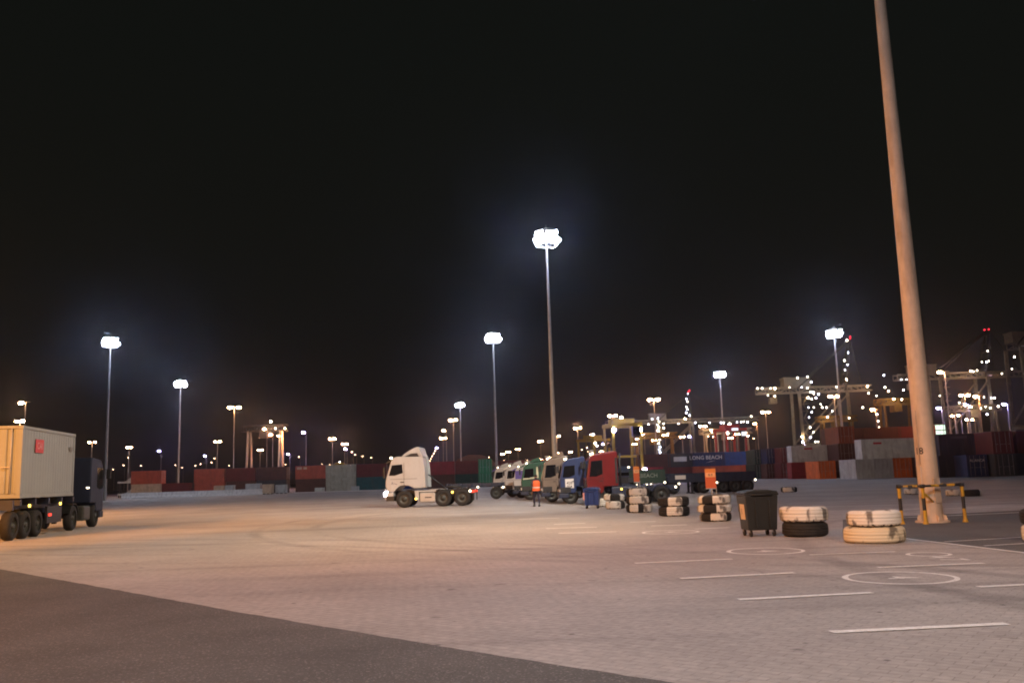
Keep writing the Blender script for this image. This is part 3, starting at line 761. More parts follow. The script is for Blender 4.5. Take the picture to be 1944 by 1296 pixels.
def panel(t, x0, x1, z0, z1, m, name='painted_panel', off=.003, w=2.44):
    mb = MB(); mb.box((x0, -w/2-off-.006, z0), (x1, -w/2-off, z1)); return mb.build(name, m, t)

DL = 179
cu(248.5, DL, 0, 'beige', 'beige container on the ground under the rust one at far left')
cu(248.5, DL, 1, 'rust', 'rust red container on top of the beige one at far left')
cu(307, DL, 0, 'maroon', 'dark maroon single container right of the beige one')
cu(369, DL, 0, 'rust', 'rust container on the ground under its twin, behind the cream crate')
cu(368, DL, 1, 'rust', 'rust container on top of another, left of the largest twin lamp')
cu(427, DL+1, 1, 'maroon', 'maroon upper container under the largest twin sodium lamp')
cu(427, DL+1, 0, 'brown', 'dark brown lower container between two pale crates')
cu(487, DL+2, 1, 'brown', 'brown upper container below the far gantry crane')
cu(487, DL+2, 0, 'darkgrey', 'dark grey lower container behind the three pale crates')
cc = cu(560.5, DL, 1, 'rust', 'bright rust container on top with two pale patches near its roof')
for a, b_ in ((-2.7, -1.7), (-1.4, -.7)): panel(cc, a, b_, 1.9, 2.35, CM['beige'])
cu(561, DL, 0, 'brown', 'dark brown container under the bright rust one')
cu(618, DL, 0, 'tan', 'lower of the two tan grey containers')
cu(618, DL, 1, 'tan', 'upper of the two tan grey containers')
cu(676.5, DL, 0, 'teal', 'dark teal container just left of the white truck')
cu(676.5, DL, 1, 'maroon', 'dark red container on the teal one left of the white truck')
cu(727, DL+4, 0, 'blue', 'blue container whose edge shows behind the white truck nose')
cu(806, DL, 1, 'red', 'red upper container right behind the white cab')
cu(806, DL, 0, 'brown', 'brown lower container right behind the white cab')
cu(864, DL, 1, 'maroon', 'maroon upper container above the white truck chassis')
cu(864, DL, 0, 'darkgreen', 'dark green lower container behind the navy trailer')
cu(908, DL-12, 0, 'green', 'lower green container left of the parked white cabs', end=True)
cu(908, DL-12, 1, 'green', 'upper green container left of the parked white cabs', end=True)
cu(945, DL+8, 1, 'maroon', 'maroon container above the roofs of the white cabs')
cu(945, DL+8, 0, 'maroon', 'maroon container hidden behind the white cabs')
cu(1006, DL+8, 1, 'red', 'red container behind the green cab roof')
cu(1066, DL+8, 1, 'maroon', 'dark container behind the blue cab')
cu(1066, DL+8, 0, 'maroon', 'dark container supporting another behind the blue cab'); cu(1006, DL+8, 0, 'brown', 'brown container supporting the red one behind the green cab')
cu(1191, 150, 0, 'red', 'red container behind the small orange sign')
cu(1213, 172, 1, 'brown', 'brown container behind the lettered dark trailer')
cu(1213, 172, 0, 'brown', 'lower brown container behind the lettered dark trailer')
# navy row over red row
DM = 172
a = cu(1268, DM, 1, 'darkgrey', 'dark upper container with a white plate, left of the navy lettered one'); panel(a, .0-1.9, .6, 1.05, 1.95, LETTER)
a = cu(1316, DM-1, 1, 'navy', 'navy upper container with white lettering behind the tall orange sign')
letters(a, 'LONG BEACH', 1.0, -.6, 1.6); 
mb = MB(); mb.M = Matrix.Translation((.2, -1.23, .75)); mb.prism([(-1, -.15), (.1, .15), (1.1, .3), (-.2, .02)], -.005, .0); mb.build('swoosh', LETTER, a)
a = cu(1375.5, DM, 1, 'blue', 'blue upper container at the right end of the navy row'); panel(a, 1.5, 1.9, 1.9, 2.3, LETTER)
cu(1268, DM, 0, 'maroon', 'maroon lower container under the white plated one')
cu(1316, DM-1, 0, 'rust', 'rust lower container under the lettered navy one')
a = cu(1375.5, DM, 0, 'rust', 'rust lower container under the blue one'); panel(a, 1.4, 1.75, .5, 2.2, CM['beige'])
cu(1433, 160, 0, 'darkgreen', 'dark green lower container right of the blue one', end=True); cu(1433, 160, 1, 'darkgreen', 'dark green upper container right of the blue one', end=True)
cu(1456, 156, 0, 'brown', 'brown lower container with a pale post left of the white stack', end=True); cu(1456, 156, 1, 'navy', 'navy upper container left of the white stack', end=True)
cu(1483, 152, 0, 'maroon', 'maroon lower container touching the white stack', end=True); cu(1483, 152, 1, 'maroon', 'maroon upper container touching the white stack', end=True)
DW = 142
a = cu(1503, DW, 1, 'white', 'short white container on a dark red one right of the crane foot'); letters(a, 'HANJIN', .55, -.6, 2.1, matl=REDP) if False else panel(a, -1.0, .3, 1.95, 2.2, REDP)
cu(1503, DW, 0, 'red', 'dark red container under the short white one')
cu(1573, DW, 1, 'brown', 'wide brown upper container between the two white ones', 6.06)
cu(1575, DW-6, 0, 'brown', 'brown lower container with its end to the yard', end=True)
cu(1596, DW-6, 0, 'navy', 'navy lower container with its end to the yard left of the grey ones', end=True)
cu(1555, DW-12, 0, 'orange', 'narrow orange container end beside the dark red one', end=True)
cu(1568, DW+2, 2, 'brown', 'brown container on the third tier above the wide brown one')
cu(1592, DW-5, 2, 'dullorange', 'dull orange container end on the third tier above the brown one', end=True)
cu(1592, DW-5, 1, 'brown', 'brown container end below the dull orange third tier one', end=True)
cu(1640, DW+2, 2, 'brown', 'dull brown container on the third tier behind the long white one')
cu(1706, DW+2, 2, 'maroon', 'maroon container on the third tier left of the tall mast')
cu(1573, DW+3, 1, 'brown', 'brown container just behind the wide brown upper one'); 
cu(1640, DW+3, 1, 'brown', 'brown container carrying the dull brown one'); cu(1706, DW+3, 1, 'rust', 'rust container carrying the maroon one left of the mast')
D2 = 119
a = cu(1636, D2, 1, 'white', 'long white container lying across grey and orange ones left of the tall mast', 12.19); panel(a, -4.5, -3.4, 1.9, 2.15, REDP)
for px in (1.2, 1.6, 2.3, 2.7): panel(a, px, px+.12, 1.3, 2.0, DARK)
cu(1625, D2-.5, 0, 'grey', 'left grey container end under the long white one', end=True)
cu(1661, D2-.5, 0, 'palegrey', 'right grey container end under the long white one', end=True)
cu(1697, D2-.5, 0, 'orange', 'bright orange container end under the long white one', end=True)
cu(1733, D2-.5, 0, 'brown', 'brown container end hidden partly by the tall mast', end=True)
a = cu(1783, 108, 0, 'black', 'black container on the ground right of the mast foot', 12.19 if False else 6.06)
a = cu(1783, 108, 1, 'black', 'black container with a dull stripe right of the mast, upper tier'); panel(a, -1.6, .4, 2.0, 2.3, CM['darkgrey'])
a = cu(1876-40, 105, 0, 'navy', 'dark navy container end with small white lettering', end=True)
letters_t = text_mb('ALIANCA', .42, Matrix.Translation((6.06/2+.02, 0, 1.9)) @ Matrix(((0,0,1,0),(1,0,0,0),(0,1,0,0),(0,0,0,1)))); letters_t.build('lettering', LETTER, a)
cu(1874, 108, 1, 'black', 'black container behind the maroon end near the right edge')
cu(1890, 104, 0, 'darkgrey', 'worn grey container end under the maroon one at right', end=True)
cu(1884, 104, 1, 'maroon', 'dull red container end near the right edge', end=True)
cu(1930, 106, 1, 'maroon', 'maroon container cut by the right edge, upper', 6.06); cu(1930, 106, 0, 'darkgrey', 'black container cut by the right edge, lower', 6.06)
# pale crates, concrete barrier, blocks
def crate(u0, u1, v, D, h, m, label):
    x0, x1 = atx(u0, D), atx(u1, D); w = x1-x0
    t = thing('storage_crate', label, 'crate', ((x0+x1)/2, D, 0), 0, 'pale crates along the left containers')
    mb = MB(); mb.box((-w/2, 0, .12), (w/2, 1.2, h)); mb.build('crate_body', m, t, .03)
    mb = MB(); mb.box((-w/2-.04, -.04, h+.002), (w/2+.04, 1.24, h+.09)); mb.build('lid', m, t, .02)
    mb = MB()
    for k in (-.4, 0, .4): mb.box((w*k-.08, .02, 0), (w*k+.08, 1.18, .118))
    mb.build('skids', DARK, t)
    mb = MB()
    for k in (-.5, -.17, .17, .5): mb.box((w*k-.05, -.03, .14), (w*k+.05, -.005, h-.02))
    mb.build('ribs', m, t)
crate(406, 425, 0, 166, 1.75, CM['beige'], 'left half of the cream crate pair by the rust containers')
crate(426, 443, 0, 166.5, 1.75, CM['palegrey'], 'grey half of the crate pair by the rust containers')
crate(466, 493, 0, 165, 1.9, CM['palegrey'], 'widest pale crate, left of three before the dark containers')
crate(498, 517, 0, 165, 1.7, CM['beige'], 'square cream crate, middle of three before the dark containers')
crate(523, 543, 0, 166, 1.55, CM['palegrey'], 'dull grey crate, right of three before the dark containers')
crate(598, 614, 0, 170, .75, CM['white'], 'low white box at the foot of the dark brown container')
crate(667, 680, 0, 170, .8, CM['palegrey'], 'low pale box between tan and teal containers')
# white flat racks at far left
for k, (zz, lb) in enumerate(((.5, 'lower whitish folded flat rack left of the beige container'), (2.9, 'upper whitish folded flat rack left of the rust container'))):
    x0 = atx(226, 182, zz); t = thing('flat_rack', lb, 'flat rack', (x0+1.2, 182, zz), R(12), 'folded flat racks')
    mb = MB(); mb.box((-1.2, -1, 0), (1.2, 1, .35)); mb.build('deck', CM['white'], t, .02)
    mb = MB(); mb.prism([(1.2, .352), (1.2, 1.1), (.2, .352)], -.9, .9); mb.build('end_wall', CM['palegrey'], t)
    for sx_ in (-1, 1):
        for sy in (-1, 1): mb = MB(); mb.cbox((sx_*1.0, sy*.8, -.25 if zz < 1 else -.9), (.15, .15, .49 if zz < 1 else 1.79)); mb.build('stacking_post', DARK, t)
# jersey barriers
pa = aty(232, 945, 150); 
proto = None
bl = 6.0; n = 12
for i in range(n):
    x = atx(232, 158) + i*(bl+.05)
    if i > 3: break
    y = 158 + i*.55
    if proto is None:
        proto = MB(); proto.prism([(-.35, 0), (.35, 0), (.32, .2), (.14, .42), (.11, 1.0), (-.11, 1.0), (-.14, .42), (-.32, .2)], -bl/2, bl/2)
        o = proto.build('concrete_barrier', CONC); proto = o
    else:
        o = proto.copy(); COL.objects.link(o)
    o.location = (x + bl/2, y, 0); o.rotation_euler = (0, 0, R(90+5.2))
    tag(o, 'white concrete road barrier segment in the row before the left containers', 'barrier', 'white concrete barrier row')
# low kerb island continuing to the right
mb = MB(); mb.box((atx(430, 168), 168, 0), (atx(760, 168), 169, .12)); tag(mb.build('kerb', CONC, None, .02), kind='structure')

# ------------------------------------------------------------ vehicles
def wheel(t, x, y, r=.5, w=.3, name='wheel'):
    # y = outer face; sign tells the outward side
    s = 1 if y > 0 else -1
    mb = MB(); mb.lathe([(r*.58, 0), (r*.62, .02), (r*.92, .0), (r, -.05), (r, -w+.05), (r*.92, -w), (r*.55, -w)], 28, 'y')
    mb.v = [Vector((v.x, v.y, v.z)) for v in mb.v]
    mb.v = [Vector((v.x + x, y + s*v.y, v.z + r)) for v in mb.v]
    ty = mb.build(name, RUB, t)
    mb = MB(); mb.lathe([(0, .0), (r*.16, .0), (r*.2, -.05), (r*.26, -.10), (r*.5, -.12), (r*.59, -.02), (r*.60, -.10)], 24, 'y')
    mb.v = [Vector((v.x + x, y + s*v.y, v.z + r)) for v in mb.v]
    mb.build('rim', RIM, ty)
    return ty
def fender(t, x, y0, y1, r, m, a0=20, a1=160, off=.07):
    mb = MB(); n = 10; vs = []
    for i in range(n+1):
        a = R(a0 + (a1-a0)*i/n)
        for rr in (r+off, r+off+.03):
            for y in (y0, y1): vs.append((x + rr*math.cos(a), y, r + rr*math.sin(a)))
    F = []
    for i in range(n):
        b_ = 4*i; F += [(b_, b_+4, b_+5, b_+1), (b_+2, b_+3, b_+7, b_+6), (b_, b_+2, b_+6, b_+4), (b_+1, b_+5, b_+7, b_+3)]
    F += [(0, 1, 3, 2), (4*n, 4*n+2, 4*n+3, 4*n+1)]
    mb.add(vs, F); return mb.build('fender', m, t)

TWHITE = mat('white truck paint', (.44, .45, .455), .35, 0, .06, 1.2, dirt=(.35, .28, .22), dirtamt=.25, coat=.3)

def sleeper_truck(label, loc, rz):
    t = thing('truck_tractor', label, 'truck', loc, rz)
    w = 1.22
    # cab profile in (x, z), forward +x, front axle at 0
    prof = [(1.02, .98), (1.16, 1.30), (1.14, 1.65), (1.06, 2.00), (.80, 2.86), (.68, 3.06), (.45, 3.14), (-1.10, 3.10), (-1.18, 1.25), (-1.12, 1.16), (-.62, 1.16), (-.52, 1.22), (-.30, 1.33), (.0, 1.36), (.30, 1.30), (.52, 1.10), (.62, .96)]
    mb = MB(); mb.prism(prof, -w, w); mb.build('cab', TWHITE, t, .07, 3)
    # roof air deflector
    mb = MB(); mb.prism([(.16, 3.14), (.02, 3.27), (-.30, 3.48), (-.65, 3.66), (-.88, 3.72), (-.99, 3.66), (-1.06, 3.42), (-1.12, 3.10), (-.94, 3.11), (-.84, 3.32), (-.45, 3.30), (-.05, 3.135)], -1.12, 1.12)
    mb.build('air_deflector', TWHITE, t, .04)
    mb = MB(); mb.prism([(-.05, 3.14), (-.45, 3.302), (-.84, 3.322), (-.93, 3.12)], -1.10, 1.10); mb.build('deflector_opening', DARK, t)
    # side extenders
    for s in (-1, 1):
        mb = MB(); mb.prism([(-1.08, 3.30), (-1.02, 3.36), (-1.17, 1.20), (-1.36, 1.20), (-1.30, 2.4), (-1.16, 3.16)], s*1.18-.03, s*1.18+.03); mb.build('side_extender', TWHITE, t)
    # windscreen and side windows
    mb = MB(); mb.add([(1.075, -1.08, 2.02), (1.075, 1.08, 2.02), (.845, 1.02, 2.82), (.845, -1.02, 2.82)], [(0,1,2,3)])
    mb.v = [v + Vector((.012, 0, 0)) for v in mb.v]; mb.build('windscreen', GLASS, t)
    for s in (-1, 1):
        q_ = [(.93, 1.98), (.74, 2.62), (.10, 2.66), (.06, 2.12), (.55, 1.98)]
        mb = MB(); mb.prism(q_, s*1.215, s*1.232); wd = mb.build('side_window', GLASS, t)
        mb = MB(); mb.box((-.85, s*1.222-.006, 1.745), (.86, s*1.222+.006, 1.765)); mb.box((-.02, s*1.222-.006, 1.40), (0, s*1.222+.006, 2.75)); mb.build('door_seam', DARK, t)
        mb = MB(); mb.cbox((.10, s*1.232, 1.56), (.24, .03, .06)); mb.build('door_handle', BLK, t)
        mb = MB(); mb.cbox((1.20, s*1.34, 2.28), (.12, .22, .46)); mb.cbox((1.20, s*1.34, 1.92), (.12, .22, .2)); mb.bar((1.05, s*1.15, 2.52), (1.2, s*1.34, 2.5), .03); mb.build('mirror', BLK if s > 0 else TWHITE, t, .02)
        # lower front corner, bumper
        mb = MB(); mb.ball((1.16, s*1.06, .84), .15, .20, .20, seg=14, ring=10); mb.build('headlight', E_HEAD, t)
    mb = MB(); mb.prism([(.66, .95), (1.13, .955), (1.20, 1.22), (1.24, .95), (1.24, .62), (1.18, .50), (.66, .50)], -1.22, 1.22); mb.build('bumper', TWHITE, t, .05)
    mb = MB(); mb.box((.62, -1.225, .42), (1.12, 1.225, .72)); mb.build('bumper_step', BLK, t, .02)
    mb = MB(); mb.box((1.165, -.7, 1.25), (1.185, .7, 1.85)); mb.build('grille', DARK, t)
    # sun visor and roof lamps
    mb = MB(); mb.prism([(.86, 2.86), (1.16, 2.74), (1.17, 2.78), (.80, 3.0)], -1.1, 1.1); mb.build('sun_visor', BLK, t)
    for yy in (-.8, .8): mb = MB(); mb.ball((.86, yy, 3.08), .09, .14, .07); mb.build('roof_lamp', E_WM, t)
    # emblem lettering on door
    for s in (-1, 1):
        rot = Matrix(((-1,0,0,0),(0,0,1,0),(0,1,0,0),(0,0,0,1))) if s > 0 else Matrix(((1,0,0,0),(0,0,-1,0),(0,1,0,0),(0,0,0,1)))
        lm = text_mb('A', .24, Matrix.Translation((.72, s*1.226, 1.50)) @ rot); lm.bar((.62, s*1.226, 1.50), (.42, s*1.226, 1.43), .006, .035)
        lm.build('door_lettering', mat('grey blue emblem', (.10, .11, .16), .5), t)
    # chassis
    mb = MB()
    for s in (-1, 1): mb.box((-4.25, s*.42-.05, .78), (.9, s*.42+.05, 1.02))
    for xx in (-1.3, -2.9, -4.2): mb.box((xx-.06, -.37, .80), (xx+.06, .37, .98))
    mb.build('chassis_frame', DARK, t)
    for s in (-1, 1):
        mb = MB(); mb.box((-1.95, s*.98-.24, .30), (-.98, s*.98+.24, .88)); tk = mb.build('fuel_tank', GALV if s > 0 else TWHITE, t, .06)
        mb = MB(); mb.box((-1.72, s*1.225-.006, .56), (-1.3, s*1.225+.006, .62)); mb.build('tank_strap', DARK, tk)
        mb = MB(); mb.box((-.93, s*1.0-.2, .42), (-.68, s*1.0+.2, .95)); mb.build('step_box', TWHITE, t, .03)
        mb = MB(); mb.ball((-.74, s*1.225, .52), .07, .03, .05); mb.build('marker_lamp', E_AMB, t)
        mb = MB(); mb.box((-2.0, s*1.14-.08, .93), (-.66, s*1.14+.08, 1.02)); mb.build('side_rail', TWHITE, t, .01)
    mb = MB(); mb.box((-2.6, -.75, 1.03), (-1.5, .75, 1.07)); mb.build('deck_plate', GALV, t)
    mb = MB(); mb.lathe([(0, 1.27), (.45, 1.25), (.5, 1.16), (.3, 1.06)], 20, c=(-2.95, 0, 0)); mb.prism([(-2.95, 1.24), (-3.55, 1.10), (-3.55, 1.06), (-2.95, 1.1)], -.4, .4); mb.build('fifth_wheel', DARK, t)
    for x in (0, -2.42, -3.62):
        for s in (-1, 1):
            wheel(t, x, s*1.2, .52)
    for s in (-1, 1):
        fender(t, -2.42, s*.85-.35*(s > 0)*0, s*1.21, .52, BLK, 25, 170); fender(t, -3.62, s*.85, s*1.21, .52, BLK, 10, 155)
        mb = MB(); mb.box((-4.34, s*.98-.22, .32), (-4.31, s*.98+.22, .98)); mb.build('mudflap', BLK, t)
        mb = MB(); mb.box((-4.36, s*1.0-.2, .80), (-4.20, s*1.0+.22, .94)); mb.build('tail_lamp', E_TAIL, t, .01)
        mb = MB(); mb.ball((-3.02, s*1.22, .86), .07, .04, .07); mb.build('marker_lamp', E_AMB, t)
        mb = MB(); mb.ball((-4.12, s*1.235, .90), .07, .04, .07); mb.build('marker_lamp', E_WM, t)
    # air lines behind cab
    mb = MB(); mb.tube((-1.35, .2, 2.0), (-2.4, .1, 1.15), .025); mb.tube((-1.35, -.2, 2.0), (-2.4, -.1, 1.15), .025); mb.build('air_lines', DARK, t)
    return t
fw = gnd(769.5, 963); 
WT = sleeper_truck('white tractor unit with tall sleeper cab and roof deflector, driving left with headlights on', (fw.x, fw.y + 1.15, 0), PI + R(-3))
# low sun-free key: nothing else

def daycab(label, u, v, color, hz=2.8, rz=PI, L_cab=1.65, trim=None, rear=5.0, number=None, headon=False, name='yard_truck', deflector=False, visor=None):
    p = gnd(u, v)
    t = thing(name, label, 'truck', (p.x*(1+1.1/p.y), p.y + 1.1, 0), rz, None)
    w = 1.18
    # front of cab at x=0 .. rear at -L_cab
    prof = [(-.02, .62), (.0, 1.45), (-.18, hz-.42), (-.42, hz-.18), (-L_cab+.1, hz), (-L_cab, hz-.1), (-L_cab, 1.0), (-.95, .98), (-.9, .62)]
    mb = MB(); mb.prism(prof, -w, w); mb.build('cab', color, t, .06, 3)
    mb = MB(); mb.add([(.01, -1.02, 1.5), (.01, 1.02, 1.5), (-.165, .98, hz-.50), (-.165, -.98, hz-.50)], [(0,1,2,3)])
    mb.v = [v_ + Vector((.012, 0, 0)) for v_ in mb.v]; mb.build('windscreen', GLASS, t)
    for s in (-1, 1):
        mb = MB(); mb.prism([(-.16, 1.55), (-.28, hz-.55), (-.88, hz-.52), (-.88, 1.68), (-.55, 1.55)], s*(w-.005), s*(w+.014)); mb.build('side_window', GLASS, t)
        if trim: mb = MB(); mb.prism([(-.10, 1.45), (-1.25, 1.55), (-1.2, hz-.42), (-1.1, hz-.42), (-1.08, 1.62), (-.15, 1.56)], s*(w+.002), s*(w+.010)); mb.build('window_trim', trim, t)
        mb = MB(); mb.cbox((.10, s*1.30, hz-.75), (.10, .18, .40)); mb.bar((-.1, s*1.1, hz-.5), (.1, s*1.3, hz-.56), .03); mb.build('mirror', BLK, t, .02)
        mb = MB(); mb.cbox((.02, s*.92, .78), (.06, .30, .16)); mb.build('headlight', (E_HEADV if headon else WHT), t, .02)
        mb = MB(); mb.box((-.9, s*(w+.003)-.004, 1.0), (-.885, s*(w+.003)+.004, hz-.5)); mb.cbox((-.78, s*(w+.02), 1.3), (.16, .03, .04)); mb.build('door_handle', DARK, t)
    for s in (-1, 1):
        mb = MB(); mb.box((-.62, s*(w+.004)-.012, .66), (-.04, s*(w+.004)+.012, .98)); mb.box((-.55, s*(w+.004)-.03, .78), (-.2, s*(w+.004)+.03, .82)); mb.build('entry_step', DARK, t)
        mb = MB(); mb.box((-L_cab+.04, s*(w+.004)-.008, 1.15), (-L_cab+.16, s*(w+.004)+.008, hz-.4)); mb.build('side_intake', DARK, t)
        mb = MB(); mb.box((-1.0, s*(w+.003)-.005, 1.42), (-.06, s*(w+.003)+.005, 1.44)); mb.build('door_seam', DARK, t)
    mb = MB(); mb.tube((-L_cab-.15, .85, 1.0), (-L_cab-.15, .85, hz-.1), .06, seg=10); mb.build('exhaust_stack', DARK, t)
    mb = MB(); mb.tube((-.6, -.5, hz+.06), (-.25, -.5, hz+.02), .04, seg=8); mb.build('air_horn', GALV, t)
    mb = MB(); mb.box((-.5, -1.2, .36), (.08, 1.2, .615)); mb.build('bumper', NAVY, t, .03)
    mb = MB(); mb.box((-.005, -.6, .9), (.02, .6, 1.35)); mb.build('grille', DARK, t)
    if deflector:
        mb = MB(); mb.prism([(-.55, hz-.12), (-.8, hz+.1), (-1.35, hz+.3), (-1.5, hz-.02)], -1.0, 1.0); mb.build('air_deflector', color if deflector is True else deflector, t, .03)
    if visor:
        mb = MB(); mb.prism([(-.2, hz-.36), (.12, hz-.46), (.12, hz-.40), (-.3, hz-.2)], -1.05, 1.05); mb.build('sun_visor', visor, t)
    mb = MB()
    for s in (-1, 1): mb.box((-rear, s*.42-.05, .70), (-.6, s*.42+.05, .96))
    for k in range(3): xx = -1.8 - k*1.2; mb.box((xx-.06, -.37, .72), (xx+.06, .37, .92))
    mb.box((-rear-.05, -1.1, .6), (-rear, 1.1, .9))
    mb.build('chassis_frame', NAVY, t)
    for x in (-.95+.45-.1, -rear+.9): 
        for s in (-1, 1): wheel(t, x, s*1.16, .47)
    for s in (-1, 1):
        fender(t, -rear+.9, s*.8, s*1.17, .47, NAVY, 20, 160)
        mb = MB(); mb.box((-rear+1.7, s*.95-.2, .40), (-1.35, s*.95+.2, .95)); mb.build('side_tank', NAVY, t, .05)
        mb = MB(); mb.ball((-1.9, s*1.17, .82), .055, .03, .055); mb.build('marker_lamp', E_AMB, t)
        mb = MB(); mb.ball((-rear+.1, s*1.12, .85), .055, .05, .055); mb.build('marker_lamp', E_WM, t)
    for yy in (-.7, .7): mb = MB(); mb.ball((-.42, yy, hz-.12), .055, .09, .05); mb.build('roof_lamp', E_WM, t)
    if number:
        M = Matrix.Translation((-.55, w+.02, 1.12)) @ Matrix(((-1,0,0,0),(0,0,1,0),(0,1,0,0),(0,0,0,1)))
        mb = MB(); mb.box((-.80, w+.004, .92), (-.30, w+.014, 1.46)); pl = mb.build('number_plate', WHT, t)
        text_mb(number, .22, M @ Matrix.Translation((0, .09, 0))).build('plate_lettering', BLKP, pl)
        text_mb(number[::-1], .2, M @ Matrix.Translation((0, -.12, 0))).build('plate_lettering', BLKP, pl)
    return t
TB = mat('blue cab paint', (.015, .035, .115), .45, 0, .12, 1.5, coat=.4)
TR = mat('red cab paint', (.15, .007, .008), .35, 0, .12, 1.5, coat=.4)
TG = mat('green cab paint', (.010, .075, .045), .45, 0, .12, 1.5, coat=.4)
TT = mat('tan cab paint', (.20, .155, .12), .4, 0, .12, 1.5)
TPU = mat('purple panel paint', (.09, .07, .30), .4)
CREAMT = mat('cream trim', (.60, .62, .45), .5)
TN = mat('dark blue tractor paint', (.006, .014, .04), .65, 0, .15, 2)
# row of parked cabs facing left, farthest first
daycab('white cab with pale sloping roof, leftmost of the parked row', 938, 941, TWHITE, 2.7, deflector=True, visor=TPU)
daycab('second white cab of the parked row, nearest the person side', 960, 943.5, TWHITE, 2.75, deflector=True, visor=WHT)
t = daycab('white cab with purple panel and raised white roof wing beside the green cab', 976, 945.5, TWHITE, 2.6, deflector=TWHITE, visor=TPU)
for s in (1,): mb = MB(); mb.box((-1.0, 1.19, 1.5), (-.15, 1.205, 2.15)); mb.build('purple_panel', TPU, t)
daycab('green cab with cream window trim in the middle of the parked row', 991, 949, TG, 2.75, trim=CREAMT, L_cab=1.9, deflector=TG, visor=TG)
daycab('tan cab between the green one and the blue one', 1030, 953, TT, 2.9, deflector=True)
daycab('blue cab with white number plate, second from the right of the parked row', 1063, 957, TB, 2.75, number='420', L_cab=1.5)
daycab('bright red cab at the right end of the parked row behind the blue bin', 1113, 958.5, TR, 2.95, L_cab=1.75, deflector=False)
daycab('dark vehicle facing the camera with two violet headlamps beneath the yellow carrier', 1181, 938, NAVY, 2.3, rz=-PI/2, headon=True, rear=3.6)

# low skeletal trailers
def trailer(label, u0, u1, v, rzd=0, color=NAVY, text=None, board=False, wheels=(0.78, .90), dD=0, plates=()):
    p = gnd(u0, v); q_ = atx(u1, p.y)
    L_ = q_ - p.x
    t = thing('container_trailer', label, 'trailer', (p.x, p.y + 1.25, 0), R(rzd))
    mb = MB()
    for s in (-1, 1): mb.box((0, s*.5-.07, .95), (L_, s*.5+.07, 1.28))
    for k in range(6): xx = L_*(k+.5)/6; mb.box((xx-.07, -1.2, 1.05), (xx+.07, 1.2, 1.25))
    mb.box((0, -1.22, 1.0), (.12, 1.22, 1.3)); mb.box((L_-.12, -1.22, 1.0), (L_, 1.22, 1.3))
    mb.build('trailer_frame', color, t)
    if board:
        mb = MB(); mb.box((.05, 1.18, .85), (L_-.05, 1.25, board)); mb.build('side_board', color, t); mb = MB(); mb.box((.05, -1.25, .85), (L_-.05, -1.18, board)); bd = mb.build('side_board', color, t)
        if text: text_mb(text, .42, Matrix.Translation((L_*.45, -1.256, board-.45)) @ Matrix(((1,0,0,0),(0,0,-1,0),(0,1,0,0),(0,0,0,1)))).build('lettering', mat('dull lettering', (.22, .27, .24), .7), bd)
    for wx in wheels:
        for s in (-1, 1): wheel(t, L_*wx, s*1.2, .48)
    for s in (-1, 1):
        mb = MB(); mb.box((L_*.28-.08, s*.75-.07, .08), (L_*.28+.08, s*.75+.07, .95)); mb.box((L_*.28-.16, s*.75-.14, 0), (L_*.28+.16, s*.75+.14, .08)); mb.bar((L_*.28, s*.75, .4), (L_*.28+.5, s*.75, .95), .05); mb.build('landing_leg', DARK, t)
        for k in (.12, .55): mb = MB(); mb.ball((L_*k, s*1.24, .98 if not board else .78), .07, .04, .06); mb.build('marker_lamp', E_WM, t)
        mb = MB(); mb.ball((L_-.1, s*1.26, .9), .07, .04, .07); mb.build('tail_lamp', E_WM, t)
    for (a, b_, z0, z1) in plates:
        mb = MB(); mb.box((L_*a, -1.275, z0), (L_*b_, -1.26, z1)); mb.build('white_plate', LETTER, t)
    return t
trailer('dark navy skeletal trailer standing behind the white truck chassis', 846, 958, 950, wheels=(.86,))
trailer('low dark green trailer with white lettering behind the three-tyre stack', 1203, 1266, 940, 0, CM['darkgreen'], 'LBEACH', 1.9, wheels=(.15,), plates=((.08, .18, .95, 1.05),))
trailer('long navy container trailer with several wheels behind the tall orange sign', 1270, 1438, 938, 0, NAVY, None, 1.55, wheels=(.06, .40, .62, .76, .90), plates=((.08, .20, 1.1, 1.4), ))

# left truck: semi-trailer with grey container
hd = Vector((-1.05, 6.0, 0)).normalized(); rzt = math.atan2(hd.y, hd.x)
c0 = Vector((-17.75, 32.0, 0)); lat = Vector((-hd.y, hd.x, 0))  # left side of heading
if lat.x > 0: lat = -lat
cen = c0 + hd*3.03 + lat*1.22
CLG = mat('light grey container paint', (.27, .30, .30), .55, 0, .08, .8, dirt=(.22, .2, .17), dirtamt=.25)
CM['lightgrey'] = CLG
t = thing('semi_trailer', 'triaxle semi-trailer chassis carrying the grey container at the left edge', 'trailer', (c0.x + lat.x*1.22, c0.y + lat.y*1.22, 0), rzt)
mb = MB()
for s in (-1, 1): mb.box((-.5, s*.5-.08, 1.05), (6.6, s*.5+.08, 1.40))
for k in range(5): mb.box((.2+k*1.5-.08, -1.2, 1.2), (.2+k*1.5+.08, 1.2, 1.42))
mb.box((-.62, -1.22, 1.05), (-.5, 1.22, 1.40)); mb.build('trailer_frame', NAVY, t)
for x in (-.35, .85, 2.05):
    for s in (-1, 1): wheel(t, x, s*1.2, .5, .32)
for s in (-1, 1): mb = MB(); mb.box((2.9, s*1.195-.045, .45), (4.6, s*1.195+.045, 1.1)); mb.build('side_guard', DARK, t)
for x, e_ in ((.95, E_AMB), (4.4, E_AMB)):
    mb = MB(); mb.box((x-.09, -1.255, 1.12), (x+.09, -1.225, 1.22)); mb.build('marker_lamp', e_, t, .01)
mb = MB(); mb.box((3.0, -1.275, .72), (3.3, -1.245, .82)); mb.build('tail_lamp', E_TAIL, t)
mb = MB(); mb.box((3.0, -1.244, .70), (3.3, -1.24, .84)); 
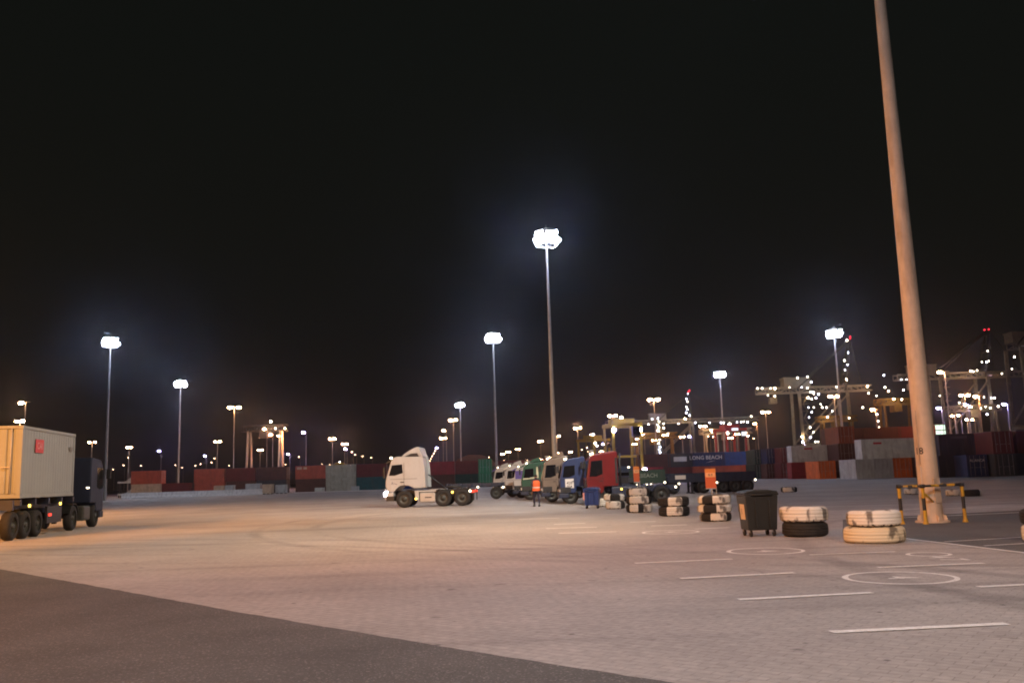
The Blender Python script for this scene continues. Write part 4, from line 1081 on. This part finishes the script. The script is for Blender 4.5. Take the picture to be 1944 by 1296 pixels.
for s in (-1, 1):
    mb = MB(); mb.box((4.9, s*.85-.08, .35), (5.06, s*.85+.08, 1.05)); mb.build('landing_leg', DARK, t)
ct = container(cen.x, cen.y, 0, 'lightgrey', 'light grey container with a red emblem riding on the left truck', 6.07, rzt + PI, 'container on the left truck', z=1.46)
# red emblem near the rear on the side facing the yard (+y side after the half turn)
mb = MB(); mb.box((.85, 1.222, 1.66), (1.72, 1.232, 2.16)); em = mb.build('red_emblem', REDP, ct)
M = Matrix.Translation((1.285, 1.238, 1.91)) @ Matrix(((-1,0,0,0),(0,0,1,0),(0,1,0,0),(0,0,0,1)))
text_mb('CAI', .36, M).build('emblem_lettering', mat('faded pink', (.62, .3, .28), .6), em)
mb = MB(); mb.box((-2.75, 1.222, 1.85), (-2.3, 1.23, 2.02)); mb.build('code_plate', mat('grey code marks', (.2, .2, .19), .6), ct)
# tractor of left truck
def left_tractor():
    p = Vector((c0.x, c0.y, 0)) + lat*1.22 + hd*10.6
    t = thing('truck_tractor', 'dark blue tractor unit pulling the grey container, seen from behind', 'truck', (p.x, p.y, 0), rzt)
    w = 1.22; hz = 3.15
    prof = [(.02, .7), (.05, 1.6), (-.22, hz-.35), (-.5, hz-.1), (-1.95, hz), (-2.05, hz-.12), (-2.05, 1.1), (-1.2, 1.08), (-1.1, .7)]
    mb = MB(); mb.prism(prof, -w, w); mb.build('cab', TN, t, .06, 3)
    for s in (-1, 1):
        mb = MB(); mb.prism([(-.18, 1.75), (-.32, hz-.5), (-1.1, hz-.45), (-1.1, 1.8), (-.7, 1.7)], s*(w-.005), s*(w+.014)); mb.build('side_window', GLASS, t)
        mb = MB(); mb.cbox((.12, s*1.40, hz-.75), (.10, .2, .45)); mb.bar((-.1, s*1.15, hz-.5), (.12, s*1.4, hz-.56), .03); mb.build('mirror', BLK, t, .02)
        mb = MB(); mb.box((-5.0, s*.42-.05, .78), (-.6, s*.42+.05, 1.0)); mb.build('chassis_rail', NAVY, t)
        mb = MB(); mb.box((-3.0, s*.98-.25, .35), (-2.0, s*.98+.25, 1.0)); mb.build('fuel_tank', RIM, t, .08)
        fender(t, -4.2, s*.8, s*1.2, .52, BLK, 20, 160)
        for x in (-1.0, -4.2): wheel(t, x, s*1.18, .52)
        mb = MB(); mb.box((-2.08, s*1.1-.06, 1.75), (-2.06, s*1.1+.06, 1.80)); mb.build('marker_lamp', E_WM, t)
    mb = MB(); mb.box((-.5, -1.22, .4), (.1, 1.22, .695)); mb.build('bumper', TN, t, .03)
    mb = MB(); mb.add([(.06, -1.05, 1.65), (.06, 1.05, 1.65), (-.2, 1.0, hz-.42), (-.2, -1.0, hz-.42)], [(0,1,2,3)]); mb.v = [v_ + Vector((.015, 0, 0)) for v_ in mb.v]; mb.build('windscreen', GLASS, t)
    mb = MB(); mb.lathe([(0, 1.30), (.45, 1.28), (.5, 1.18), (.3, 1.05)], 20, c=(-4.0, 0, 0)); mb.build('fifth_wheel', DARK, t)
    mb = MB(); mb.tube((-2.3, .9, 1.0), (-2.3, .9, 3.2), .09, seg=12); mb.build('exhaust_stack', GALV, t)
    return t
left_tractor()

# ------------------------------------------------------------ straddle carriers
def straddle(label, u, D, ht, color, rz=0, panels=False, blue=True, wd=4.6, gauge_px=None):
    x = atx(u, D, 5)
    t = thing('straddle_carrier', label, 'straddle carrier', (x, D, 0), R(rz), 'straddle carriers')
    w = wd/2; l = 3.0
    for sx_ in (-1, 1):
        for sy in (-1, 1):
            mb = MB(); mb.bar((sx_*w, sy*l, 1.4), (sx_*w, sy*l, ht-.9), .38, .38); mb.build('leg', color, t)
        mb = MB(); mb.box((sx_*w-.3, -l-1.2, .95), (sx_*w+.3, l+1.2, 1.45)); mb.build('side_beam', color, t)
        mb = MB(); mb.box((sx_*w-.3, -l-.3, ht-.9), (sx_*w+.3, l+.3, ht-.3)); mb.build('top_beam', color, t)
        for k in range(3):
            mb = MB(); mb.tube((sx_*w-.2, -l+k*l, .7), (sx_*w+.2, -l+k*l, .7), .7, seg=20); mb.build('wheel', RUB, t)
    mb = MB()
    for sy in (-1, 1): mb.box((-w+.3, sy*l-.25, ht-.9), (w-.3, sy*l+.25, ht-.4))
    mb.build('cross_beam', color, t)
    mb = MB(); mb.box((-w+.4, -1.2, ht-.3), (w-.4, 1.5, ht+.5)); mb.build('engine_deck', color, t)
    mb = MB(); mb.box((-w+.3, -1.0, ht*.42), (w-.3, 1.0, ht*.42+.35))
    for sx_ in (-1, 1):
        for sy in (-1, 1): mb.tube((sx_*(w-.7), sy*.8, ht*.42+.3), (sx_*(w-.7), sy*.8, ht-.9), .04, seg=6)
    mb.build('spreader', CRYEL if color is not CRRED else color, t)
    mb = MB(); mb.box((w-1.6, -l-1.1, ht-2.6), (w-.3, -l-.3, ht-1.0)); cb = mb.build('driver_cab', DARK, t)
    mb = MB(); mb.box((w-1.5, -l-1.12, ht-2.2), (w-.4, -l-1.105, ht-1.3)); mb.build('cab_window', E_PANEL if panels else GLASS, cb)
    for sx_ in (-1, 1):
        mb = MB(); mb.ball((sx_*(w-.1), -l-.3, ht-1.5), .28, .16, .28); mb.build('work_lamp', E_VIO if blue else E_DOT, t)
        mb = MB(); mb.ball((sx_*w, -l-1.25, 2.1), .42, .2, .42); mb.build('headlight', E_HEADV, t)
    mb = MB(); mb.ball((0, 0, ht+.7), .3, .3, .25); mb.build('beacon', E_DOT, t)
    if panels:
        for (a, z) in ((-1.2, ht-.7), (.9, ht*.45), (1.6, ht*.42)):
            mb = MB(); mb.box((a, -l-.42, z-.25), (a+1.6, -l-.40, z+.3)); mb.build('lit_panel', E_PANEL, t)
    return t
straddle('tall yellow straddle carrier with violet lights behind the red cab', 1183, 148, 10.2, CRYEL, 8)
straddle('distant yellow straddle carrier left of the tall lit one', 1128, 215, 10.5, CRYEL, 35, blue=False)
straddle('red straddle carrier with lit white panels above the navy containers', 1389, 205, 11.5, CRRED, 12, panels=True, blue=False)
straddle('tiny yellow straddle carrier above the tan containers', 645, 420, 10.5, CRYEL, 0, blue=False, wd=5)

# ------------------------------------------------------------ cranes
def truss(mb, a, b_, w, h, n, t_=.35):
    a, b_ = Vector(a), Vector(b_); d = (b_-a)/n
    for s in (-1, 1):
        o = Vector((0, s*w/2, 0))
        mb.bar(a+o, b_+o, t_); mb.bar(a+o+Vector((0,0,h)), b_+o+Vector((0,0,h)), t_)
        for i in range(n):
            p, q_ = a+o+d*i, a+o+d*(i+1)
            mb.bar(p, q_+Vector((0,0,h)) if i % 2 == 0 else q_, t_*.6) if i % 2 == 0 else mb.bar(p+Vector((0,0,h)), q_, t_*.6)
            mb.bar(p, p+Vector((0,0,h)), t_*.6)
def sts(label, D, uL, uW, boomz, apexz, uB0, uB1, uApex, lights, reds, col=CRGREY, house=None, hz=None, legw=1.6):
    xL, xW = atx(uL, D, boomz/2), atx(uW, D, boomz/2); x0 = (xL+xW)/2
    t = thing('ship_crane', label, 'crane', (x0, D, 0), 0, 'ship to shore cranes on the quay')
    a, b_ = xL-x0, xW-x0; hw = 9
    for x in (a, b_):
        for s in (-1, 1):
            mb = MB(); mb.bar((x, s*hw, 1.2), (x, s*hw*.8, boomz), legw, legw*.8); mb.build('leg', col, t)
            mb = MB(); mb.box((x-1.2, s*hw-3, 0), (x+1.2, s*hw+3, 1.3)); mb.build('bogie', DARK, t)
        mb = MB(); mb.box((x-legw/2, -hw, boomz*.30), (x+legw/2, hw, boomz*.30+1.6)); mb.build('sill_beam', col, t)
    for s in (-1, 1):
        mb = MB(); mb.bar((a, s*hw, boomz*.33), (b_, s*hw, boomz*.33), 1.2); mb.bar((a, s*hw*.95, boomz*.34), (b_, s*hw*.85, boomz*.95), .8); mb.build('portal_brace', col, t)
    bx0, bx1 = atx(uB0, D, boomz)-x0, atx(uB1, D, boomz)-x0
    mb = MB(); truss(mb, (bx0, 0, boomz), (bx1, 0, boomz), 6, 3.0, max(6, int((bx1-bx0)/6)), .7); mb.build('boom', col, t)
    ax = atx(uApex, D, apexz)-x0
    mb = MB()
    for s in (-1, 1): mb.bar((b_, s*5, boomz), (ax, s*1.5, apexz), .9); mb.bar((a, s*5, boomz+2), (ax, s*1.5, apexz-1), .6)
    for k in range(1, 6):
        z = boomz + (apexz-boomz)*k/6; mb.box((ax-1.2+ (b_-ax)*(1-k/6), -5+k*.6, z), (ax+1.2+(b_-ax)*(1-k/6), 5-k*.6, z+.4))
    mb.build('apex_frame', CRDARK, t)
    mb = MB(); mb.bar((ax, 0, apexz), (bx1*.85, 0, boomz+3), .4); mb.bar((ax, 0, apexz), (bx1*.5, 0, boomz+3), .4); mb.build('forestay', CRDARK, t)
    hx = house if house is not None else a
    mb = MB(); mb.box((hx-7, -4, boomz+3.2), (hx+8, 4, boomz+8)); mb.prism([(hx-7.3, boomz+8), (hx+8.3, boomz+8), (hx+8.3, boomz+8.5), (hx-7.3, boomz+8.9)], -4.3, 4.3); h_ = mb.build('machinery_house', col, t)
    mb = MB(); mb.box((bx0+7, -2, boomz-6), (bx0+11, 2, boomz-2.5)); mb.bar((bx0+9, 0, boomz-2.5), (bx0+9, 0, boomz), .5); mb.build('trolley_cab', col, t)
    # stair tower on the landside leg
    mb = MB()
    for k in range(int(boomz/4)):
        z = 2+4*k; sgn = 1 if k % 2 else -1
        mb.bar((a+2.5-sgn*1.2, -hw, z), (a+2.5+sgn*1.2, -hw, z+4), .3); mb.box((a+1, -hw-1, z), (a+4.2, -hw+1, z+.2))
    mb.build('stair_tower', col, t)
    for i_, (u, v) in enumerate(lights):
        p = aty(u, v, D-10); r_ = rnd.uniform(.24, .42) * D/500
        mb = MB(); mb.ball((p.x-x0, -10, p.z), r_, seg=8, ring=5); mb.build('crane_lamp', E_CRANE if i_ % 9 == 4 else (E_DOT if rnd.random() < .7 else E_DOTB), t)
    for (u, v) in reds:
        p = aty(u, v, D-10); mb = MB(); mb.ball((p.x-x0, -10, p.z), .45*D/500, seg=8, ring=5); mb.build('warning_lamp', E_REDL, t)
    return t
sts('nearest ship crane with level grey girder, boxy house and a stair lined with lights', 520, 1515, 1606, 45.5, 77, 1437, 1652, 1612,
    [(1514,717),(1533,715),(1540,725),(1447,737),(1471,737),(1438,737),(1463,737),(1499,735),(1522,735),(1533,736),(1539,744),(1545,747),(1554,748),(1534,755),(1541,757),(1535,773),(1545,773),(1541,782),(1536,792),(1538,811),(1544,820),(1539,830),(1523,829),(1548,838),(1553,838),(1561,836),(1580,780),(1558,767),(1561,773),(1569,773),(1588,734),(1607,720),(1604,702),(1609,692),(1603,684),(1610,669),(1608,646),(1458,750),(1471,752),(1649,746),(1647,733),(1638,773),(1544,744),(1549,755)],
    [(1614,642),(1614,639)])
sts('farther ship crane above the yard cluster with a long level girder and red tip light', 800, 1250, 1315, 45.5, 72, 1150, 1440, 1306,
    [(1249,794),(1251,800),(1248,806),(1251,811),(1249,817),(1252,834),(1250,841),(1253,848),(1251,853),(1253,858),(1251,864),(1238,795),(1260,804),(1260,812),(1288,804),(1306,747),(1303,757),(1305,762),(1303,772),(1305,777),(1303,783),(1309,788),(1301,795),(1320,802),(1347,802),(1369,802),(1374,802),(1399,801),(1407,801),(1412,800),(1419,801),(1197,807),(1203,806),(1208,806),(1213,806),(1212,816),(1231,805),(1223,823),(1426,790)],
    [(1307,743),(1309,741)])
sts('ship crane behind the right edge lights with a red tip light', 530, 1782, 1872, 52, 82, 1700, 1960, 1875,
    [(1875,666),(1864,687),(1877,685),(1873,687),(1843,704),(1848,705),(1855,703),(1902,709),(1711,720),(1721,720),(1715,740),(1784,751),(1868,754),(1871,771),(1874,786),(1888,755),(1882,755),(1895,771),(1821,764),(1838,784),(1678,712),(1680,735),(1687,742),(1664,751),(1665,786),(1667,799),(1669,811),(1675,829),(1734,732)],
    [(1869,626),(1877,625)], house=-22)
sts('ship crane cut by the right edge with a tan machinery house', 470, 1936, 2030, 61, 95, 1918, 2120, 2020,
    [(1926,677),(1921,700)], [], house=-8)
# rail gantry cranes over the container stacks
def gantry(label, u0, u1, v, D, col, lamps, hor=880, legm=None):
    x0, x1 = atx(u0, D, 8), atx(u1, D, 8); xc = (x0+x1)/2
    t = thing('gantry_crane', label, 'crane', (xc, D, 0), 0, 'rail gantry cranes over the stacks')
    gz = aty((u0+u1)/2, v, D).z; wL, wR = x0-xc, x1-xc
    mb = MB(); truss(mb, (wL-1, 0, gz-1.8), (wR+1, 0, gz-1.8), 3, 1.8, 8, .5); mb.build('girder', col, t)
    for x in (wL+1, wR-1):
        for s_ in (-1, 1):
            mb = MB(); mb.bar((x, s_*3.5, .8), (x, s_*1.5, gz-1.8), .6); mb.build('leg', legm or col, t)
            mb = MB(); mb.box((x-.5, s_*3.5-1, 0), (x+.5, s_*3.5+1, .8)); mb.build('bogie', DARK, t)
    mb = MB(); mb.box((-1.5, -2, gz-4.2), (1, 2, gz-1.9)); mb.build('trolley_cab', col, t)
    for i_, (u, v2) in enumerate(lamps):
        p = aty(u, v2, D-4); mb = MB(); mb.ball((p.x-xc, -4, p.z), .24); mb.build('crane_lamp', E_CRANE if i_ % 3 == 0 else E_DOT, t)
gantry('dark rail gantry crane behind the left container row', 467, 539, 808, 300, DARK, [(514,800),(523,813),(541,813),(503,814)], legm=CRGREY)
gantry('dim yellow gantry crane just left of the tall mast above the stacks', 1676, 1742, 757, 290, CRDIM, [(1697,757),(1712,758),(1734,760)])
gantry('dim gantry crane among the cluster of lamps right of the tall mast', 1808, 1898, 770, 310, CRGREY, [(1843,772),(1862,775),(1880,774)])
gantry('low gantry crane between the near ship crane legs', 1560, 1625, 790, 330, CRDIM, [(1571,791),(1612,793)])
gantry('low gantry crane behind the lamps left of the distant ship crane', 1205, 1282, 822, 330, CRDIM, [(1220,824),(1268,823)])
gantry('low gantry crane behind the red straddle carrier', 1336, 1424, 814, 350, CRGREY, [(1350,816),(1380,815),(1412,816)])
# warehouse with curved roof behind
x = atx(900, 330); t = thing('warehouse', 'dim warehouse with a low curved roof behind the green containers', 'building', (x, 330, 0))
mb = MB(); mb.box((-8, 0, 0), (8, 20, 6)); mb.build('walls', CM['darkgreen'], t)
mb = MB(); mb.prism([(-8.4, 6.01), (8.4, 6.01), (6.5, 8.6), (3, 10.2), (-2, 10.4), (-6, 8.8)], -.4, 20.4); mb.build('roof', CM['brown'], t)
mb = MB(); mb.box((-2.5, -.03, 0), (2.5, -.005, 4.6)); mb.build('door', DARK, t)
# lit control cabin right of the mast
x = atx(1783, 260, 13); t = thing('control_cabin', 'greenish lit cabin windows on a steel frame right of the tall mast', 'cabin', (x, 260, 0))
mb = MB(); [mb.bar((a, b_, 0), (a, b_, 9.6), .25) for a in (-1.4, 1.4) for b_ in (0, 2.4)]; mb.bar((-1.4, 0, 0), (1.4, 0, 9.5), .12); mb.build('support_frame', CRGREY, t)
mb = MB(); mb.box((-1.7, -.2, 9.6), (1.7, 2.6, 13.2)); cb = mb.build('cabin_body', CRGREY, t)
for k in range(2):
    for j in range(2): mb = MB(); mb.box((-1.5+j*1.55, -.24, 9.9+k*1.6), (-.05+j*1.55, -.21, 11.2+k*1.6)); mb.build('window', E_GREENW, cb)

# ------------------------------------------------------------ orange signs
OR1 = mat('orange sign face', (.75, .25, .04), .5, 0, .05, 3); OR2 = mat('red orange sign face', (.62, .12, .03), .5, 0, .05, 3); OR3 = mat('pale orange label', (.85, .42, .18), .5)
def sign(label, u, v0, v1, w, D):
    z1, z0 = aty(u, v0, D).z, aty(u, v1, D).z; x = atx(u, D, (z0+z1)/2)
    t = thing('sign_post', label, 'sign', (x, D, 0), R(-4), 'orange bay signs')
    mb = MB(); mb.tube((.03, 0, 0), (.03, 0, z1-.1), .022, seg=10); mb.tube((.18*w/.34, .05, 0), (.18*w/.34, .05, z0+.05), .016, seg=8); mb.lathe([(0, 0), (.14, 0), (.14, .03), (.022, .03)], 14, c=(.03, 0, 0), sm=False); mb.build('post', GALV, t)
    zm = z0 + (z1-z0)*.56
    mb = MB(); mb.box((-w/2, -.06, z0), (w/2, -.025, zm)); mb.build('lower_panel', OR2, t, .004)
    mb = MB(); mb.box((-w/2, -.06, zm+.001), (w/2, -.025, z1)); up = mb.build('upper_panel', OR1, t, .004)
    mb = MB(); mb.box((-w/2+.01, -.066, zm+.01), (w/2-.01, -.0605, zm+(z1-zm)*.55)); mb.build('label_plate', OR3, up)
    text_mb('0 0', .11*w/.34, Matrix.Translation((0, -.070, zm+(z1-zm)*.28)) @ Matrix(((1,0,0,0),(0,0,-1,0),(0,1,0,0),(0,0,0,1)))).build('label_mark', BLKP, up)
    mb = MB(); mb.box((-w/2, -.062, z0-.03), (w/2, -.02, z0-.001)); mb.build('bottom_edge', GALV, t)
pp = gnd(1353, 985)
sign('tall two-part orange sign standing behind the three-tyre stack', 1348.5, 889.5, 926, .35, 30.6)
sign('small orange sign rising behind the farther tyre stack by the red cab', 1208, 885, 914, .26, 40.6)

# ------------------------------------------------------------ person
def person():
    p = gnd(1019, 961)
    t = thing('person', 'person in an orange high visibility vest and dark trousers beside the parked trucks', 'person', (p.x, p.y, 0), R(100))
    SKIN = mat('skin', (.30, .17, .11), .6, 0, .05, 3); TRO = mat('dark trousers', (.02, .015, .03), .85, 0, .2, 8); SH = mat('dark sleeves', (.05, .04, .045), .8)
    VEST = mat('orange hi-vis vest', (.80, .13, .03), .7, 0, .06, 6); HAIR = mat('dark hair', (.015, .012, .01), .8)
    def skin(name, V, E_, rad, m, parent, sub=2, root=0):
        me = bpy.data.meshes.new(name); me.from_pydata(V, E_, []); me.materials.append(m)
        o = bpy.data.objects.new(name, me); COL.objects.link(o)
        if parent: o.parent = parent
        md = o.modifiers.new('skin', 'SKIN')
        me.skin_vertices.new() if not me.skin_vertices else None
        for i, r in enumerate(rad):
            sv = me.skin_vertices[0].data[i]; sv.radius = r if isinstance(r, tuple) else (r, r); sv.use_root = (i == root)
        s = o.modifiers.new('sub', 'SUBSURF'); s.levels = sub; s.render_levels = sub
        return o
    # forward +x, left +y.  mid-stride
    V = [(0,0,.95), (0,0,1.15), (.01,0,1.38), (.02,0,1.50), (.04,0,1.60), (.05,0,1.70),
         (.01,.10,.90), (.14,.11,.50), (.06,.11,.09), (.20,.115,.04),
         (.01,-.10,.90), (-.06,-.11,.50), (-.26,-.11,.14), (-.14,-.115,.05),
         (0,.19,1.42), (-.06,.25,1.14), (.06,.24,.92), (.10,.23,.84),
         (0,-.19,1.42), (.06,-.25,1.15), (.24,-.22,1.02), (.32,-.20,1.02)]
    Ed = [(0,1),(1,2),(2,3),(3,4),(4,5),(0,6),(6,7),(7,8),(8,9),(0,10),(10,11),(11,12),(12,13),(2,14),(14,15),(15,16),(16,17),(2,18),(18,19),(19,20),(20,21)]
    rad = [(.13,.16),(.12,.15),(.13,.17),.06,.085,.075,(.10,.10),.075,.055,.04,(.10,.10),.075,.055,.04,.06,.045,.036,.03,.06,.045,.036,.03]
    body = skin('body', V, Ed, rad, TRO, t)
    # head skin and hands
    h = MB(); h.ball((.05,0,1.64), .095, .078, .125, seg=16, ring=12); h.ball((.145,0,1.63), .018, .014, .022, seg=8, ring=5)
    h.ball((.045,.08,1.63), .02, .012, .03, seg=8, ring=5); h.ball((.045,-.08,1.63), .02, .012, .03, seg=8, ring=5); h.tube((.02,0,1.48), (.04,0,1.58), .052, seg=12)
    hd_ = h.build('head', SKIN, t)
    for s in (-1, 1):
        e_ = MB(); e_.ball((.136, s*.03, 1.655), .010, seg=8, ring=5); e_.build('eye', BLKP, hd_)
    e_ = MB(); e_.box((.130, -.02, 1.578), (.140, .02, 1.584)); e_.build('mouth', mat('lips', (.25, .08, .07), .6), hd_)
    hr = MB(); hr.ball((.03,0,1.69), .10, .088, .095, seg=16, ring=10); hr.build('hair', HAIR, t)
    for (hx, hy, hz, dx, dz) in ((.11,.23,.83,.25,-1), (.33,-.20,1.02,1,.0)):
        hb = MB(); d = Vector((dx, 0, dz)).normalized()
        c = Vector((hx, hy, hz)); hb.bar(c, c+d*.085, .032, .08)
        for k in range(4):
            off = Vector((0, (k-1.5)*.02, 0)) ; L_ = (.065, .078, .074, .055)[k]
            m1 = c+off+d*.085; m2 = m1+d*L_*.55+Vector((.012 if dz else 0, 0, -.008)); hb.tube(m1, m2, .009, seg=6); hb.tube(m2, m2+d*L_*.4+Vector((.012, 0, -.014)), .008, seg=6)
        th = c+d*.02+Vector((0, -.04 if hy > 0 else .04, 0)); hb.tube(th, th+d*.05+Vector((.02, -.015 if hy > 0 else .015, 0)), .01, seg=6)
        hb.build('hand', SKIN, t)
    # sleeves
    for s, ch in ((1, (14,15,16)), (-1, (18,19,20))):
        sl = MB()
        for a, b_ in zip(ch[:-1], ch[1:]): sl.tube(V[a], V[b_], .072 if a in (14, 18) else .056, .058 if a in (14, 18) else .046, seg=12); sl.ball(V[b_], .056 if a in (14, 18) else .044)
        sl.ball(V[ch[0]], .085); sl.build('sleeve', SH, t)
    # vest: lofted shell around the torso
    ve = MB(); rings = [(1.44, .075, .17, .02), (1.40, .125, .225, .01), (1.28, .150, .235, .01), (1.12, .145, .215, .0), (.98, .150, .215, .0), (.86, .158, .225, .0)]
    n = 20; vs = []
    for z, rx, ry, ox in rings:
        for i in range(n): a = 2*PI*i/n; vs.append((ox+rx*math.cos(a), ry*math.sin(a), z))
    ve.add(vs, [(j*n+i, j*n+(i+1)%n, (j+1)*n+(i+1)%n, (j+1)*n+i) for j in range(len(rings)-1) for i in range(n)], 0, True); v_ = ve.build('vest', VEST, t)
    rs = MB(); vs = []
    for z in (1.02, 1.07):
        for i in range(n): a = 2*PI*i/n; vs.append((.153*math.cos(a), .222*math.sin(a), z))
    rs.add(vs, [(i, (i+1)%n, n+(i+1)%n, n+i) for i in range(n)]); rs.build('reflective_band', mat('silver band', (.7, .7, .6), .3), v_)
    for s, pts_ in ((1, (.06, .11)), (-1, (-.26, -.11))):
        b_ = MB(); 
        if s > 0: b_.box((.0, .065, 0), (.27, .16, .05)); b_.prism([(-.01, .05), (.26, .05), (.20, .10), (.10, .14), (.0, .15)], .068, .157)
        else: b_.M = Matrix.Translation((-.26, 0, .10)) @ Matrix.Rotation(R(22), 4, 'Y') ; b_.box((-.06, -.16, -.05), (.21, -.065, .0)); b_.prism([(-.06, .0), (.20, .0), (.14, .05), (.04, .09), (-.05, .10)], -.157, -.068)
        b_.build('boot', BLK, t, .015)
person()

# ------------------------------------------------------------ lamps that light the near yard (standing outside the frame)
def area(name, loc, target, size, power, color, spread=120):
    l = bpy.data.lights.new(name, 'AREA'); l.shape = 'DISK'; l.size = size; l.energy = power; l.color = color; l.spread = R(spread)
    o = bpy.data.objects.new(name, l); COL.objects.link(o); o.location = loc
    o.rotation_euler = (Vector(target)-Vector(loc)).to_track_quat('-Z', 'Y').to_euler(); return o
def spot(name, loc, target, power, color, deg=120, blend=.8, size=.5):
    l = bpy.data.lights.new(name, 'SPOT'); l.energy = power; l.color = color; l.spot_size = R(deg); l.spot_blend = blend; l.shadow_soft_size = size
    o = bpy.data.objects.new(name, l); COL.objects.link(o); o.location = loc
    o.rotation_euler = (Vector(target)-Vector(loc)).to_track_quat('-Z', 'Y').to_euler(); return o
spot('sodium floodlight left', (-24, 12, 15), (12, 25, 2), 26000, (1.0, .36, .06), 44, 1.0, .5)
spot('sodium floodlight far left', (-45, 55, 15), (-22, 60, 0), 42000, (1.0, .45, .14), 150, 1.0, .5)
spot('added orange spot on the left container', (-26, 8, 13), (-18, 32, 2.5), 60000, (1.0, .36, .07), 34, 1.0, .4)  # added narrow spot, tints the rear of the grey container orange
spot('white floodlight behind the camera', (-6, -10, 20), (5, 24, 0), 16000, (.80, .84, 1.0), 70, 1.0, .8)
spot('sodium floodlight behind the camera', (-16, -8, 16), (-13, 20, 0), 27000, (1.0, .34, .08), 80, 1.0, .5)
spot('warm floodlight behind the camera', (10, -12, 18), (6, 9, 0), 25000, (1.0, .66, .44), 62, 1.0, .6)
spot('floodlight on tall mast', (MAST[0]-1.3, MAST[1]+.3, 24.3), (-10, 33, 0), 38000, (1.0, .70, .42), 72, 1.0, .6)
spot('white floodlight on tall mast', (MAST[0]-1.3, MAST[1]+.5, 25.2), (-7, 64, 0), 74000, (1.0, .87, .72), 60, 1.0, .6)

# ------------------------------------------------------------ haze
USE_HAZE = True
if USE_HAZE:
    mb = MB(); mb.box((-900, -90, -1), (900, 1500, 130))
    hm = bpy.data.materials.new('thin night haze'); hm.use_nodes = True; nt = hm.node_tree; nt.nodes.clear()
    out = nt.nodes.new('ShaderNodeOutputMaterial'); pv = nt.nodes.new('ShaderNodeVolumePrincipled')
    pv.inputs['Color'].default_value = (.72, .78, 1.0, 1); pv.inputs['Density'].default_value = .00014; pv.inputs['Anisotropy'].default_value = .94
    nt.links.new(pv.outputs[0], out.inputs['Volume'])
    o = mb.build('haze', hm); tag(o, kind='stuff')
    hm.cycles.volume_sampling = 'MULTIPLE_IMPORTANCE'
